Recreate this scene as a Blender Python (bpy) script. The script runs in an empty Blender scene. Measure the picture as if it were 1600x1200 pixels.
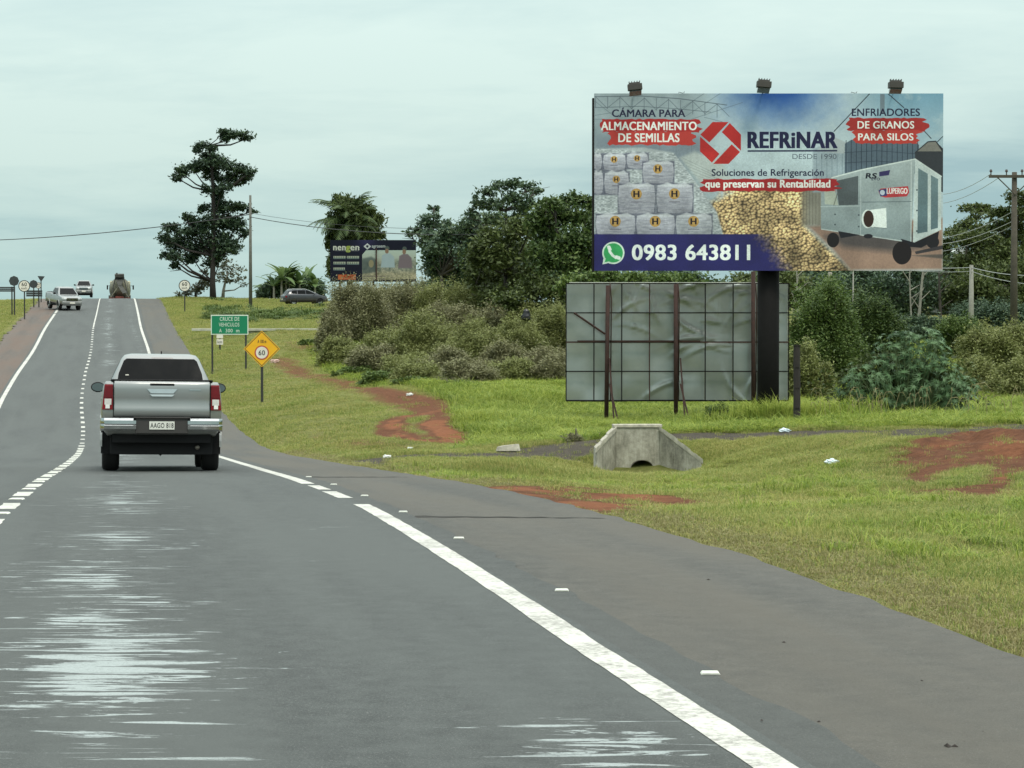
import bpy, math, random
import numpy as np
from mathutils import Vector, Matrix
random.seed(7); RNG = np.random.default_rng(11)
R = math.radians
SC = bpy.context.scene
COL = SC.collection
# ------------------------------------------------------------------ camera, sky, sun
FPX = 3400.0; CZ = 1.4
PITCH = math.atan(70/FPX)
cam_d = bpy.data.cameras.new('camera'); cam = bpy.data.objects.new('camera', cam_d); COL.objects.link(cam)
cam.location = (0, 0, CZ); cam.rotation_euler = (math.pi/2 - PITCH, 0, 0)
cam_d.sensor_width = 36; cam_d.lens = 36*FPX/1600; cam_d.clip_start = .5; cam_d.clip_end = 6000
SC.camera = cam
SUN_EL, SUN_AZ = R(58), R(150)
w = bpy.data.worlds.new('World'); SC.world = w; w.use_nodes = True
nt = w.node_tree; N = nt.nodes; L = nt.links; N.clear()
def nd(t, **k):
    n = N.new(t)
    for a, b in k.items(): setattr(n, a, b)
    return n
out = nd('ShaderNodeOutputWorld'); bg = nd('ShaderNodeBackground'); bg.inputs[1].default_value = .1
sky = nd('ShaderNodeTexSky', sky_type='NISHITA', sun_disc=False, sun_elevation=SUN_EL, sun_rotation=SUN_AZ)
tc = nd('ShaderNodeTexCoord'); sep = nd('ShaderNodeSeparateXYZ'); L.new(tc.outputs['Generated'], sep.inputs[0])
def mth(op, a, b=None, clamp=False):
    m = nd('ShaderNodeMath', operation=op, use_clamp=clamp)
    for i, v in enumerate((a, b)):
        if v is None: continue
        if isinstance(v, (int, float)): m.inputs[i].default_value = v
        else: L.new(v, m.inputs[i])
    return m.outputs[0]
az = mth('MAXIMUM', sep.outputs[2], 0.0)
den = mth('ADD', az, .14)
cx = mth('DIVIDE', sep.outputs[0], den); cy = mth('DIVIDE', sep.outputs[1], den)
cmb = nd('ShaderNodeCombineXYZ'); L.new(cx, cmb.inputs[0]); L.new(cy, cmb.inputs[1])
def noise(vec, scale, det=6, rough=.55, dist=0.0):
    n = nd('ShaderNodeTexNoise'); n.inputs['Scale'].default_value = scale; n.inputs['Detail'].default_value = det
    n.inputs['Roughness'].default_value = rough; n.inputs['Distortion'].default_value = dist
    L.new(vec, n.inputs['Vector']); return n.outputs['Fac']
mpn = nd('ShaderNodeMapping'); L.new(cmb.outputs[0], mpn.inputs[0]); mpn.inputs['Scale'].default_value = (.75, 1, 1); mpn.inputs['Location'].default_value = (3.1, 1.7, 0)
n1 = noise(mpn.outputs[0], .55, 7, .55, .35); n2 = noise(mpn.outputs[0], 2.6, 7, .6, .3)
nn = mth('ADD', mth('MULTIPLY', n1, .72), mth('MULTIPLY', n2, .28))
cr = nd('ShaderNodeValToRGB'); L.new(nn, cr.inputs[0])
def lin(c):
    return tuple(((v/255)/12.92 if v/255 <= .04045 else ((v/255+.055)/1.055)**2.4) for v in c)
e = cr.color_ramp.elements
e[0].position = .39; e[0].color = (*lin((150, 184, 189)), 1); e[1].position = .60; e[1].color = (*lin((207, 230, 223)), 1)
e2 = e.new(.49); e2.color = (*lin((187, 214, 211)), 1)
# clear cyan gap low over the horizon
low = mth('SUBTRACT', 1.0, mth('DIVIDE', az, .085), True)
lowf = mth('MULTIPLY', mth('POWER', low, 1.2), .75)
mx = nd('ShaderNodeMix', data_type='RGBA'); L.new(lowf, mx.inputs[0]); L.new(cr.outputs[0], mx.inputs[6]); mx.inputs[7].default_value = (*lin((183, 220, 220)), 1)
# overcast sky grows evenly brighter towards the zenith
zen = mth('MULTIPLY', mth('ADD', 1.0, mth('MULTIPLY', az, 2.3)), 8.9)
vm = nd('ShaderNodeVectorMath', operation='SCALE'); hi = nd('ShaderNodeMix', data_type='RGBA'); L.new(az, hi.inputs[0]); L.new(mx.outputs[2], hi.inputs[6]); hi.inputs[7].default_value = (.84, .87, .85, 1); L.new(hi.outputs[2], vm.inputs[0]); L.new(zen, vm.inputs[3])
mx2 = nd('ShaderNodeMix', data_type='RGBA'); mx2.inputs[0].default_value = .93; L.new(sky.outputs[0], mx2.inputs[6]); L.new(vm.outputs[0], mx2.inputs[7])
L.new(mx2.outputs[2], bg.inputs[0]); L.new(bg.outputs[0], out.inputs[0])
sd = bpy.data.lights.new('sun', 'SUN'); so = bpy.data.objects.new('sun', sd); COL.objects.link(so)
sd.energy = 1.5; sd.angle = R(12); sd.color = (1, .93, .80)
sdir = Vector((math.sin(SUN_AZ)*math.cos(SUN_EL), math.cos(SUN_AZ)*math.cos(SUN_EL), math.sin(SUN_EL)))
so.rotation_euler = sdir.to_track_quat('Z', 'Y').to_euler(); so.location = (0, 0, 60)
SC.view_settings.view_transform = 'Standard'; SC.view_settings.look = 'None'; SC.view_settings.gamma = 1
SC.view_settings.use_curve_mapping = False; SC.view_settings.exposure = 0.0
SC.cycles.max_bounces = 6; SC.cycles.diffuse_bounces = 2; SC.cycles.glossy_bounces = 2; SC.cycles.transmission_bounces = 3
SC.cycles.use_denoising = True
# ------------------------------------------------------------------ geometry of the view
cP, sP = math.cos(PITCH), math.sin(PITCH)
def W(px, py, d):
    u = (px-800)/FPX; v = (600-py)/FPX
    t = d/(cP + v*sP)
    return Vector((u*t, d, CZ + t*(v*cP - sP)))
# ------------------------------------------------------------------ mesh helpers
def tag(o, label=None, cat=None, group=None, kind=None):
    if label: o['label'] = label
    if cat: o['category'] = cat
    if group: o['group'] = group
    if kind: o['kind'] = kind
    return o
def link(name, me, mat=None, parent=None, smooth=False):
    if mat is not None and not me.materials: me.materials.append(mat)
    if smooth: me.shade_smooth()
    o = bpy.data.objects.new(name, me); COL.objects.link(o)
    if parent: o.parent = parent
    return o
def thing(name, label, cat, loc=(0, 0, 0), rz=0, group=None, rot=None, scale=1):
    o = bpy.data.objects.new(name, None); COL.objects.link(o); o.empty_display_size = .2
    o.location = loc; o.rotation_euler = rot if rot else (0, 0, rz); o.scale = (scale,)*3
    return tag(o, label, cat, group)
def copy_tree(o, parent=None):
    c = o.copy(); COL.objects.link(c)
    if parent: c.parent = parent
    for ch in list(o.children): copy_tree(ch, c)
    return c
def mesh_np(name, V, F, mats=None):
    V = np.asarray(V, np.float32); F = np.asarray(F, np.int32); k = F.shape[1]
    me = bpy.data.meshes.new(name); me.vertices.add(len(V)); me.vertices.foreach_set('co', V.ravel())
    me.loops.add(F.size); me.loops.foreach_set('vertex_index', F.ravel())
    me.polygons.add(len(F)); me.polygons.foreach_set('loop_start', np.arange(0, F.size, k, dtype=np.int32))
    me.update(calc_edges=True)
    return me
class MB:
    def __init__(s): s.v = []; s.f = []; s.m = []; s.cm = 0
    def add(s, vs, fs):
        b = len(s.v); s.v += [tuple(v) for v in vs]; s.f += [[i+b for i in f] for f in fs]; s.m += [s.cm]*len(fs); return s
    def box(s, c, d, rot=None):
        x, y, z = d[0]/2, d[1]/2, d[2]/2
        vs = [Vector((i*x, j*y, k*z)) for i in (-1, 1) for j in (-1, 1) for k in (-1, 1)]
        if rot is not None: vs = [rot @ v for v in vs]
        vs = [v+Vector(c) for v in vs]
        return s.add(vs, [[0, 1, 3, 2], [4, 6, 7, 5], [0, 4, 5, 1], [2, 3, 7, 6], [0, 2, 6, 4], [1, 5, 7, 3]])
    def tube(s, pts, rs, n=6, cap=True):
        pts = [Vector(p) for p in pts]
        if isinstance(rs, (int, float)): rs = [rs]*len(pts)
        vs = []; fs = []; up = Vector((0, 0, 1)); prev = None
        for i, p in enumerate(pts):
            t = (pts[min(i+1, len(pts)-1)]-pts[max(i-1, 0)])
            if t.length < 1e-9: t = Vector((0, 0, 1))
            t.normalize()
            a = (prev if prev is not None else (Vector((1, 0, 0)) if abs(t.z) > .7 else up)); a = (a - t*a.dot(t)); a.normalize(); prev = a; b = t.cross(a)
            vs += [p + (a*math.cos(2*math.pi*k/n)+b*math.sin(2*math.pi*k/n))*rs[i] for k in range(n)]
        for i in range(len(pts)-1):
            for k in range(n):
                k2 = (k+1) % n; fs.append([i*n+k, i*n+k2, (i+1)*n+k2, (i+1)*n+k])
        if cap: fs += [list(range(n))[::-1], [(len(pts)-1)*n+k for k in range(n)]]
        return s.add(vs, fs)
    def rings(s, rings, cap=True):
        n = len(rings[0]); vs = [p for r in rings for p in r]; fs = []
        for i in range(len(rings)-1):
            for k in range(n):
                k2 = (k+1) % n; fs.append([i*n+k, i*n+k2, (i+1)*n+k2, (i+1)*n+k])
        if cap: fs += [list(range(n))[::-1], [(len(rings)-1)*n+k for k in range(n)]]
        return s.add(vs, fs)
    def prism_y(s, poly, y0, y1):      # poly in (x, z), extruded along y
        n = len(poly); vs = [(x, y0, z) for x, z in poly]+[(x, y1, z) for x, z in poly]
        fs = [list(range(n)), [n+k for k in range(n)][::-1]]+[[k, n+k, n+(k+1) % n, (k+1) % n] for k in range(n)]
        return s.add(vs, fs)
    def disc_y(s, c, r, y0, y1, n=24):
        return s.prism_y([(c[0]+r*math.cos(2*math.pi*k/n), c[1]+r*math.sin(2*math.pi*k/n)) for k in range(n)], y0, y1)
    def wheel_x(s, c, prof, n=24):     # lathe about x; prof = [(x, r)]
        vs = []; fs = []; m = len(prof)
        for k in range(n):
            a = 2*math.pi*k/n
            vs += [(c[0]+x, c[1]+r*math.cos(a), c[2]+r*math.sin(a)) for x, r in prof]
        for k in range(n):
            k2 = (k+1) % n
            for i in range(m-1): fs.append([k*m+i, k*m+i+1, k2*m+i+1, k2*m+i])
        return s.add(vs, fs)
    def build(s, name, mat, parent=None, smooth=False, bevel=0, xf=None):
        me = bpy.data.meshes.new(name)
        vs = [xf @ Vector(v) for v in s.v] if xf is not None else s.v
        me.from_pydata(vs, [], s.f)
        mats = mat if isinstance(mat, (list, tuple)) else [mat]
        for m in mats: me.materials.append(m)
        if len(mats) > 1: me.polygons.foreach_set('material_index', s.m)
        import bmesh
        bm = bmesh.new(); bm.from_mesh(me); bmesh.ops.recalc_face_normals(bm, faces=bm.faces); bm.to_mesh(me); bm.free()
        if smooth: me.shade_smooth()
        o = bpy.data.objects.new(name, me); COL.objects.link(o)
        if parent: o.parent = parent
        if bevel:
            b = o.modifiers.new('bevel', 'BEVEL'); b.width = bevel; b.segments = 2; b.limit_method = 'ANGLE'; b.angle_limit = R(35)
            if not smooth: me.shade_smooth(); 
            o.modifiers.new('wn', 'WEIGHTED_NORMAL')
        return o
_tc = {}
def text_data(s, bold=0.0, space=1.0):
    key = (s, bold, space)
    if key in _tc: return _tc[key]
    cu = bpy.data.curves.new('t', 'FONT'); cu.body = s; cu.resolution_u = 4; cu.offset = bold; cu.space_character = space
    ob = bpy.data.objects.new('t', cu); COL.objects.link(ob)
    dg = bpy.context.evaluated_depsgraph_get(); ev = ob.evaluated_get(dg); me = ev.to_mesh()
    me.calc_loop_triangles()
    V = np.array([v.co[:2] for v in me.vertices]); T = np.array([t.vertices[:] for t in me.loop_triangles])
    ev.to_mesh_clear(); bpy.data.objects.remove(ob); bpy.data.curves.remove(cu)
    _tc[key] = (V, T); return V, T
def text_part(name, s, x0, z0, x1, z1, y, mat, parent, bold=.0):
    V, T = text_data(s, bold*.5, 1.08); mn = V.min(0); mxx = V.max(0)
    q = (V-mn)/(mxx-mn)
    P = np.column_stack([x0+q[:, 0]*(x1-x0), np.full(len(q), y), z0+q[:, 1]*(z1-z0)])
    return link(name, mesh_np(name, P, T), mat, parent)
# ------------------------------------------------------------------ materials
_m = {}
class NT:
    def __init__(s, name):
        s.mat = bpy.data.materials.new(name); s.mat.use_nodes = True; s.t = s.mat.node_tree; s.n = s.t.nodes; s.l = s.t.links
        s.b = s.n['Principled BSDF']; s.o = s.n['Material Output']
    def new(s, t, **k):
        n = s.n.new(t)
        for a, b in k.items(): setattr(n, a, b)
        return n
    def noise(s, scale, det=5, rough=.55, vec=None, dist=0, dim='3D'):
        n = s.new('ShaderNodeTexNoise'); n.inputs['Scale'].default_value = scale; n.inputs['Detail'].default_value = det; n.inputs['Roughness'].default_value = rough; n.inputs['Distortion'].default_value = dist
        if vec is not None: s.l.new(vec, n.inputs['Vector'])
        return n.outputs['Fac']
    def math(s, op, a, b=None, c=None, clamp=False):
        m = s.new('ShaderNodeMath', operation=op, use_clamp=clamp)
        for i, v in enumerate((a, b, c)):
            if v is None: continue
            if isinstance(v, (int, float)): m.inputs[i].default_value = v
            else: s.l.new(v, m.inputs[i])
        return m.outputs[0]
    def ramp(s, f, stops, interp='LINEAR'):
        r = s.new('ShaderNodeValToRGB'); s.l.new(f, r.inputs[0]); el = r.color_ramp.elements; r.color_ramp.interpolation = interp
        while len(el) < len(stops): el.new(.5)
        for e_, (p, c) in zip(el, stops):
            e_.position = p; e_.color = (c, c, c, 1) if isinstance(c, (int, float)) else (*c[:3], 1)
        return r.outputs[0]
    def mix(s, f, a, b):
        m = s.new('ShaderNodeMix', data_type='RGBA')
        for i, v in ((0, f), (6, a), (7, b)):
            if isinstance(v, (int, float)): m.inputs[i].default_value = v if i == 0 else (v, v, v, 1)
            elif isinstance(v, tuple): m.inputs[i].default_value = (*v[:3], 1)
            else: s.l.new(v, m.inputs[i])
        return m.outputs[2]
    def mul(s, a, b):
        m = s.new('ShaderNodeMix', data_type='RGBA', blend_type='MULTIPLY'); m.inputs[0].default_value = 1
        for i, v in ((6, a), (7, b)):
            if isinstance(v, tuple): m.inputs[i].default_value = (*v[:3], 1)
            else: s.l.new(v, m.inputs[i])
        return m.outputs[2]
    def bump(s, h, strength=.3, dist=.02):
        b = s.new('ShaderNodeBump'); b.inputs['Strength'].default_value = strength; b.inputs['Distance'].default_value = dist
        s.l.new(h, b.inputs['Height']); s.l.new(b.outputs[0], s.b.inputs['Normal'])
    def obj(s): return s.new('ShaderNodeTexCoord').outputs['Object']
    def pos(s): return s.new('ShaderNodeNewGeometry').outputs['Position']
    def set(s, **k):
        for a, v in k.items():
            a = {'col': 'Base Color', 'rough': 'Roughness', 'metal': 'Metallic', 'spec': 'Specular IOR Level', 'coat': 'Coat Weight', 'coatr': 'Coat Roughness'}[a]
            if isinstance(v, (int, float)): s.b.inputs[a].default_value = v
            elif isinstance(v, tuple): s.b.inputs[a].default_value = (*v[:3], 1)
            else: s.l.new(v, s.b.inputs[a])
        return s
def M(name, col=(.5, .5, .5), rough=.6, metal=0, var=.12, scale=3, bump=0, coat=0, spec=.5):
    if name in _m: return _m[name]
    t = NT(name); ob = t.obj()
    f = t.noise(scale, 6, .6, ob); f2 = t.noise(scale*9, 3, .6, ob)
    k = t.ramp(t.math('ADD', t.math('MULTIPLY', f, .7), t.math('MULTIPLY', f2, .3)), [(.3, 1-var*1.6), (.7, 1+var)])
    t.set(col=t.mul(k, tuple(col)), metal=metal, coat=coat, spec=spec, coatr=.08)
    t.set(rough=t.math('ADD', rough-.08, t.math('MULTIPLY', f, .16), clamp=True))
    if bump: t.bump(f2, bump, .01)
    _m[name] = t.mat; return t.mat
def grassmat(name, cs, dry, transl=.35, amt=.55):
    t = NT(name); g = t.new('ShaderNodeNewGeometry'); ps = g.outputs['Position']
    n1 = t.noise(.22, 4, .6, ps); n2 = t.noise(1.1, 4, .65, ps); r_ = g.outputs['Random Per Island']
    f = t.math('ADD', t.math('MULTIPLY', r_, .35), t.math('ADD', t.math('MULTIPLY', n1, .35), t.math('MULTIPLY', n2, .35)))
    col = t.ramp(f, [(.30, cs[0]), (.52, cs[1]), (.72, cs[2])])
    dm = t.ramp(t.math('ADD', t.math('MULTIPLY', t.noise(.33, 5, .7, ps), .7), t.math('MULTIPLY', r_, .3)), [(.44, 0.0), (.60, amt)])
    col = t.mix(dm, col, dry); t.set(col=col, rough=.6, spec=.25)
    tr = t.new('ShaderNodeBsdfTranslucent'); t.l.new(col, tr.inputs[0]); ms = t.new('ShaderNodeMixShader'); ms.inputs[0].default_value = transl
    t.l.new(t.b.outputs[0], ms.inputs[1]); t.l.new(tr.outputs[0], ms.inputs[2]); t.l.new(ms.outputs[0], t.o.inputs[0])
    _m[name] = t.mat; return t.mat
def foliage(name, c1, c2, c3=None, transl=.25, rough=.55, pscale=.25, g=1.55):
    if name in _m: return _m[name]
    c1, c2, c3 = [tuple(v*g for v in c) for c in (c1, c2, c3 or c2)]
    t = NT(name); g = t.new('ShaderNodeNewGeometry')
    f = t.math('ADD', t.math('MULTIPLY', g.outputs['Random Per Island'], .55), t.math('MULTIPLY', t.noise(pscale, 3, .5, g.outputs['Position']), .45))
    col = t.ramp(f, [(.22, c1), (.55, c2), (.85, c3 or c2)])
    t.set(col=col, rough=rough, spec=.3)
    tr = t.new('ShaderNodeBsdfTranslucent'); t.l.new(col, tr.inputs[0]); ms = t.new('ShaderNodeMixShader'); ms.inputs[0].default_value = transl
    t.l.new(t.b.outputs[0], ms.inputs[1]); t.l.new(tr.outputs[0], ms.inputs[2]); t.l.new(ms.outputs[0], t.o.inputs[0])
    _m[name] = t.mat; return t.mat
# ------------------------------------------------------------------ road profile
LW = 3.3
_D = [-40, -20, 0, 7, 10, 14.65, 20, 26, 35, 45, 57, 66, 75, 84, 92, 105, 120, 135, 150, 173, 190, 200, 208, 216, 226, 250, 300, 400, 700, 3000]
_Z = [-1.30, -1.34, -1.372, -1.385, -1.402, -1.45, -1.555, -1.737, -2.10, -2.50, -2.93, -3.10, -3.05, -2.78, -2.40, -1.69, -.87, -.04, .80, 2.07, 3.02, 3.55, 3.86, 4.04, 4.12, 4.12, 3.6, 2.0, -3, -60]
_X = None
def pchip(x, xs, ys):
    xs = np.asarray(xs, float); ys = np.asarray(ys, float); x = np.asarray(x, float)
    h = np.diff(xs); dl = np.diff(ys)/h; m = np.zeros(len(xs)); m[0] = dl[0]; m[-1] = dl[-1]
    for i in range(1, len(xs)-1):
        m[i] = 0 if dl[i-1]*dl[i] <= 0 else (dl[i-1]*h[i]+dl[i]*h[i-1])/(h[i]+h[i-1])
    i = np.clip(np.searchsorted(xs, x)-1, 0, len(xs)-2); t = (x-xs[i])/h[i]
    t2 = t*t; t3 = t2*t
    return (2*t3-3*t2+1)*ys[i]+(t3-2*t2+t)*h[i]*m[i]+(-2*t3+3*t2)*ys[i+1]+(t3-t2)*h[i]*m[i+1]
def zroad(d): return CZ + pchip(d, _D, _Z)
_XD = [-40, 0, 45, 57, 72, 91, 105, 120, 150, 173, 200, 250, 400, 3000]
_XX = [-1.132+.17735*40, -1.132, -9.11, -11.33, -14.2, -18.0, -20.6, -23.26, -28.85, -33.0, -37.9, -47.0, -74, -540]
def xroad(d): return pchip(d, _XD, _XX)
def shr(d): return np.interp(d, [0, 9, 14, 20, 30, 60, 90, 200], [5.1, 5.1, 5.3, 5.4, 5.35, 5.2, 5.5, 5.7])   # right edge of the hard shoulder
SHL = -5.6
# ------------------------------------------------------------------ terrain control points (pixel x, pixel y, distance)
ctl = [(1600,900,14.5),(1600,960,12),(1600,800,22),(1600,740,31),(1600,700,40),(1600,676,49),(1600,668,52),
 (1300,840,17.5),(1300,800,22),(1300,760,28.5),(1300,720,38),(1300,692,46),(1300,680,50),
 (1150,800,22),(1150,770,30),(1150,740,40),(1150,705,47),(1150,690,51.5),
 (1015,785,27),(1015,765,36),(1015,750,45),(1015,750,48.3),(930,748,48),(1085,748,48),(1015,757,45.5),(945,755,45.5),(1085,755,45.5),(1015,678,53),(930,690,53),(1100,682,53),
 (900,768,28),(900,745,38),(900,715,46),(900,700,51),
 (800,750,30),(780,728,38),(770,714,45),(760,706,50),(640,724,42),(600,716,46),(520,724,44),
 (650,702,55),(650,680,60),(650,650,68),(650,620,80),(700,600,92),(560,690,58),(560,650,70),(560,610,84),
 (800,698,55),(800,660,64),(800,620,78),(800,595,92),(950,672,66),(950,640,76),(1056,662,67),(1177,652,68),(1200,668,60),(1245,664,58),
 (460,690,58),(440,660,68),(408,628,88),(450,600,95),(480,575,105),(500,560,112),(500,519,131),(450,519,132),(560,519,133),(450,540,122),(400,520,133),(384,577,105),(331,574,107),(343,547,118),
 (400,490,165),(450,482,185),(400,470,207),(475,479,205),(520,478,205),(289,489,170),(330,467,210),(270,466,215),
 (600,590,96),(600,540,115),(600,500,140),(600,472,200),(720,480,180),
 (800,560,108),(800,500,150),(800,474,200),(950,560,105),(950,500,150),
 (1250,668,57),(1400,664,56),(1600,660,56),(1400,635,75),(1600,630,75),(1250,640,75),(1400,560,105),(1600,560,105),(1400,520,135),(1400,496,165),(1600,492,165),(1250,500,150),
 (1400,476,220),(1600,474,220),(1100,474,220),(1700,650,60),(1750,900,14.5),(1800,740,31),(1800,676,52),(1700,1000,11)]
P = [W(*c) for c in ctl]
for d in [-20, -8, 0, 5, 8, 11, 14, 18, 22, 27, 32, 38, 45, 52, 60, 68, 76, 85, 95, 106, 118, 130, 145, 160, 180, 200, 215, 235]:
    x = float(xroad(d)); z = float(zroad(d))
    for u, dz in ((float(shr(d))+.3, -.06), (SHL-.3, -.06), (-9, -.25), (-16, -.3), (-30, .1), (-60, .6)):
        if u < -20 and d > 130: dz -= .5
        P.append(Vector((x+u, d, z+dz)))
for d in (-20, 0, 8): 
    for u in (12, 25, 60): P.append(Vector((float(xroad(d))+u, d, float(zroad(d))-.1)))
CP = np.array([p[:] for p in P]); SCL = 60.0
def _k(r2): return .5*r2*np.log(r2+1e-9)
A = CP[:, :2]/SCL; n = len(A)
K = _k(((A[:, None]-A[None])**2).sum(-1)) + np.eye(n)*2e-4
Pm = np.column_stack([np.ones(n), A]); Mx = np.block([[K, Pm], [Pm.T, np.zeros((3, 3))]])
WT = np.linalg.solve(Mx, np.concatenate([CP[:, 2], np.zeros(3)]))
def tps(x, y):
    q = np.column_stack([np.ravel(x), np.ravel(y)])/SCL; outv = np.empty(len(q))
    for i in range(0, len(q), 8000):
        s = q[i:i+8000]; k = _k(((s[:, None]-A[None])**2).sum(-1)); outv[i:i+8000] = k@WT[:n]+WT[n]+s@WT[n+1:]
    return outv.reshape(np.shape(x))
_tmp = np.random.default_rng(3).random((64, 64))
def vnoise(x, y, s):
    x = np.asarray(x)*s; y = np.asarray(y)*s; xi = np.floor(x).astype(int); yi = np.floor(y).astype(int); fx = x-xi; fy = y-yi
    fx = fx*fx*(3-2*fx); fy = fy*fy*(3-2*fy); g = lambda a, b: _tmp[a % 64, b % 64]
    return (g(xi, yi)*(1-fx)+g(xi+1, yi)*fx)*(1-fy)+(g(xi, yi+1)*(1-fx)+g(xi+1, yi+1)*fx)*fy-.5
def zter(x, y, rough=True):
    x = np.asarray(x, float); y = np.asarray(y, float)
    xr = xroad(y); u = x-xr; yc = np.clip(y, -20, 232); xc = np.clip(u, -60, 85)+xroad(yc)
    z = tps(xc, yc)
    far = np.clip((y-215)/60, 0, 1); zf = zroad(y)-.3
    z = z*(1-far)+np.minimum(z, zf)*far
    if rough:
        off = np.clip(np.maximum(u-shr(y), SHL-u)/2.0, 0, 1)
        z = z+off*(vnoise(x, y, .55)*.12+vnoise(x, y, 2.1)*.045)
        bx_, by_ = W(1530, 705, 38).x, 40.0; z = z+.22*np.exp(-((x-bx_-1)/3.4)**2-((y-by_)/5)**2)*(1+vnoise(x, y, 1.6)*1.5+.35*np.sin((x+.35*y)*4.2))
    ins = np.clip(1-np.maximum(u-shr(y), SHL-u)/.9, 0, 1)      # sinks under the paving
    zr = zroad(y)-.09
    return z*(1-ins)+zr*ins
_ds = np.concatenate([np.arange(6, 60, .1), np.arange(60, 260, .4)])
def G(px, py):          # where the line of sight meets the ground
    t = [W(px, py, d) for d in _ds]; X = np.array([p.x for p in t]); Z = np.array([p.z for p in t])
    zz = zter(X, _ds, False); u = X-xroad(_ds); on = (u > SHL) & (u < shr(_ds)); zz = np.where(on, zroad(_ds), zz)
    b = np.nonzero(Z < zz)[0]; i = b[0] if len(b) else len(_ds)-1
    return Vector((X[i], _ds[i], zz[i]))
def gz(x, y): return float(zter(np.array([x]), np.array([y]))[0])
# ------------------------------------------------------------------ ground sheet
rows = np.concatenate([np.arange(-30, 6, 2.0), np.arange(6, 60, .3), np.arange(60, 110, .6), np.arange(110, 235, 1.2), 235*1.09**np.arange(0, 30)])
uu = np.concatenate([-(60*1.25**np.arange(16, 0, -1)), np.arange(-60, -12, 3.0), np.arange(-12, -6, .5), np.array([-5.9, -5.6, -5.3, -4, -2, 0, 2, 4, 5]), np.arange(5.2, 30, .27), np.arange(30, 62, .8), 62*1.22**np.arange(0, 18)])
UU, DD = np.meshgrid(uu, rows); XX = UU+xroad(DD)
ZZ = zter(XX, DD)
nr, nc = XX.shape
idx = np.arange(nr*nc).reshape(nr, nc)
F = np.stack([idx[:-1, :-1], idx[:-1, 1:], idx[1:, 1:], idx[1:, :-1]], -1).reshape(-1, 4)
gme = mesh_np('ground', np.column_stack([XX.ravel(), DD.ravel(), ZZ.ravel()]), F)
def segdist(x, y, pts):
    best = np.full(np.shape(x), 1e9)
    for a, b in zip(pts[:-1], pts[1:]):
        ax, ay = a[0], a[1]; bx, by = b[0]-ax, b[1]-ay; L2 = bx*bx+by*by+1e-9
        t = np.clip(((x-ax)*bx+(y-ay)*by)/L2, 0, 1); best = np.minimum(best, np.hypot(x-ax-t*bx, y-ay-t*by))
    return best
def inpoly(x, y, pts):
    ins = np.zeros(np.shape(x), bool)
    for a, b in zip(pts, pts[1:]+pts[:1]):
        if a[1] == b[1]: continue
        c = ((a[1] > y) != (b[1] > y)) & (x < (b[0]-a[0])*(y-a[1])/(b[1]-a[1])+a[0]); ins ^= c
    return ins
def pw(l): return [G(*p)[:2] for p in l]
def fall(dist, r, soft): return np.clip((r-dist)/soft+.5, 0, 1)
def polym(x, y, pts, soft): 
    dd = segdist(x, y, pts+[pts[0]]); s = np.where(inpoly(x, y, pts), dd, -dd); return np.clip(s/soft+.5, 0, 1)
TRACK = pw([(500,727),(560,723),(600,718),(680,716),(760,711),(850,702),(930,693),(1010,682),(1110,680),(1210,680),(1290,677),(1400,673),(1500,669),(1600,667)])
TRACK += [(TRACK[-1][0]+12, TRACK[-1][1]+1), (TRACK[-1][0]+60, TRACK[-1][1]+4)]
LOOP1 = pw([(430,560),(470,585),(540,602),(600,618),(650,632),(700,650)])
LOOP2 = pw([(690,640),(640,648),(612,662),(612,674),(640,687),(700,690),(730,692)])
LOOP3 = pw([(690,652),(678,664),(690,676),(710,690)])
PAT_A = pw([(700,752),(780,758),(880,757),(1000,765),(1110,783),(1100,790),(1060,792),(990,803),(900,792),(800,772)])
PAT_C = pw([(1660,672),(1500,680),(1445,695),(1375,728),(1395,765),(1470,778),(1660,785)])
PAT_H = pw([(1290,681),(1400,673),(1660,664),(1660,688),(1500,690),(1390,690)])
HOLE1 = pw([(1455,764),(1485,742),(1540,732),(1525,758)]); HOLE2 = pw([(1580,778),(1600,748),(1660,736),(1660,790)])
PAT_D = pw([(500,672),(600,690),(700,700),(720,712),(560,712),(450,700)])
PAT_F = pw([(545,598),(620,608),(700,622),(722,640),(712,662),(655,650),(600,632),(560,615)])
PAT_G = pw([(1440,775),(1640,768),(1640,850),(1560,850),(1480,810)])
PAT_E = pw([(430,535),(500,530),(520,545),(450,552)])
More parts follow.
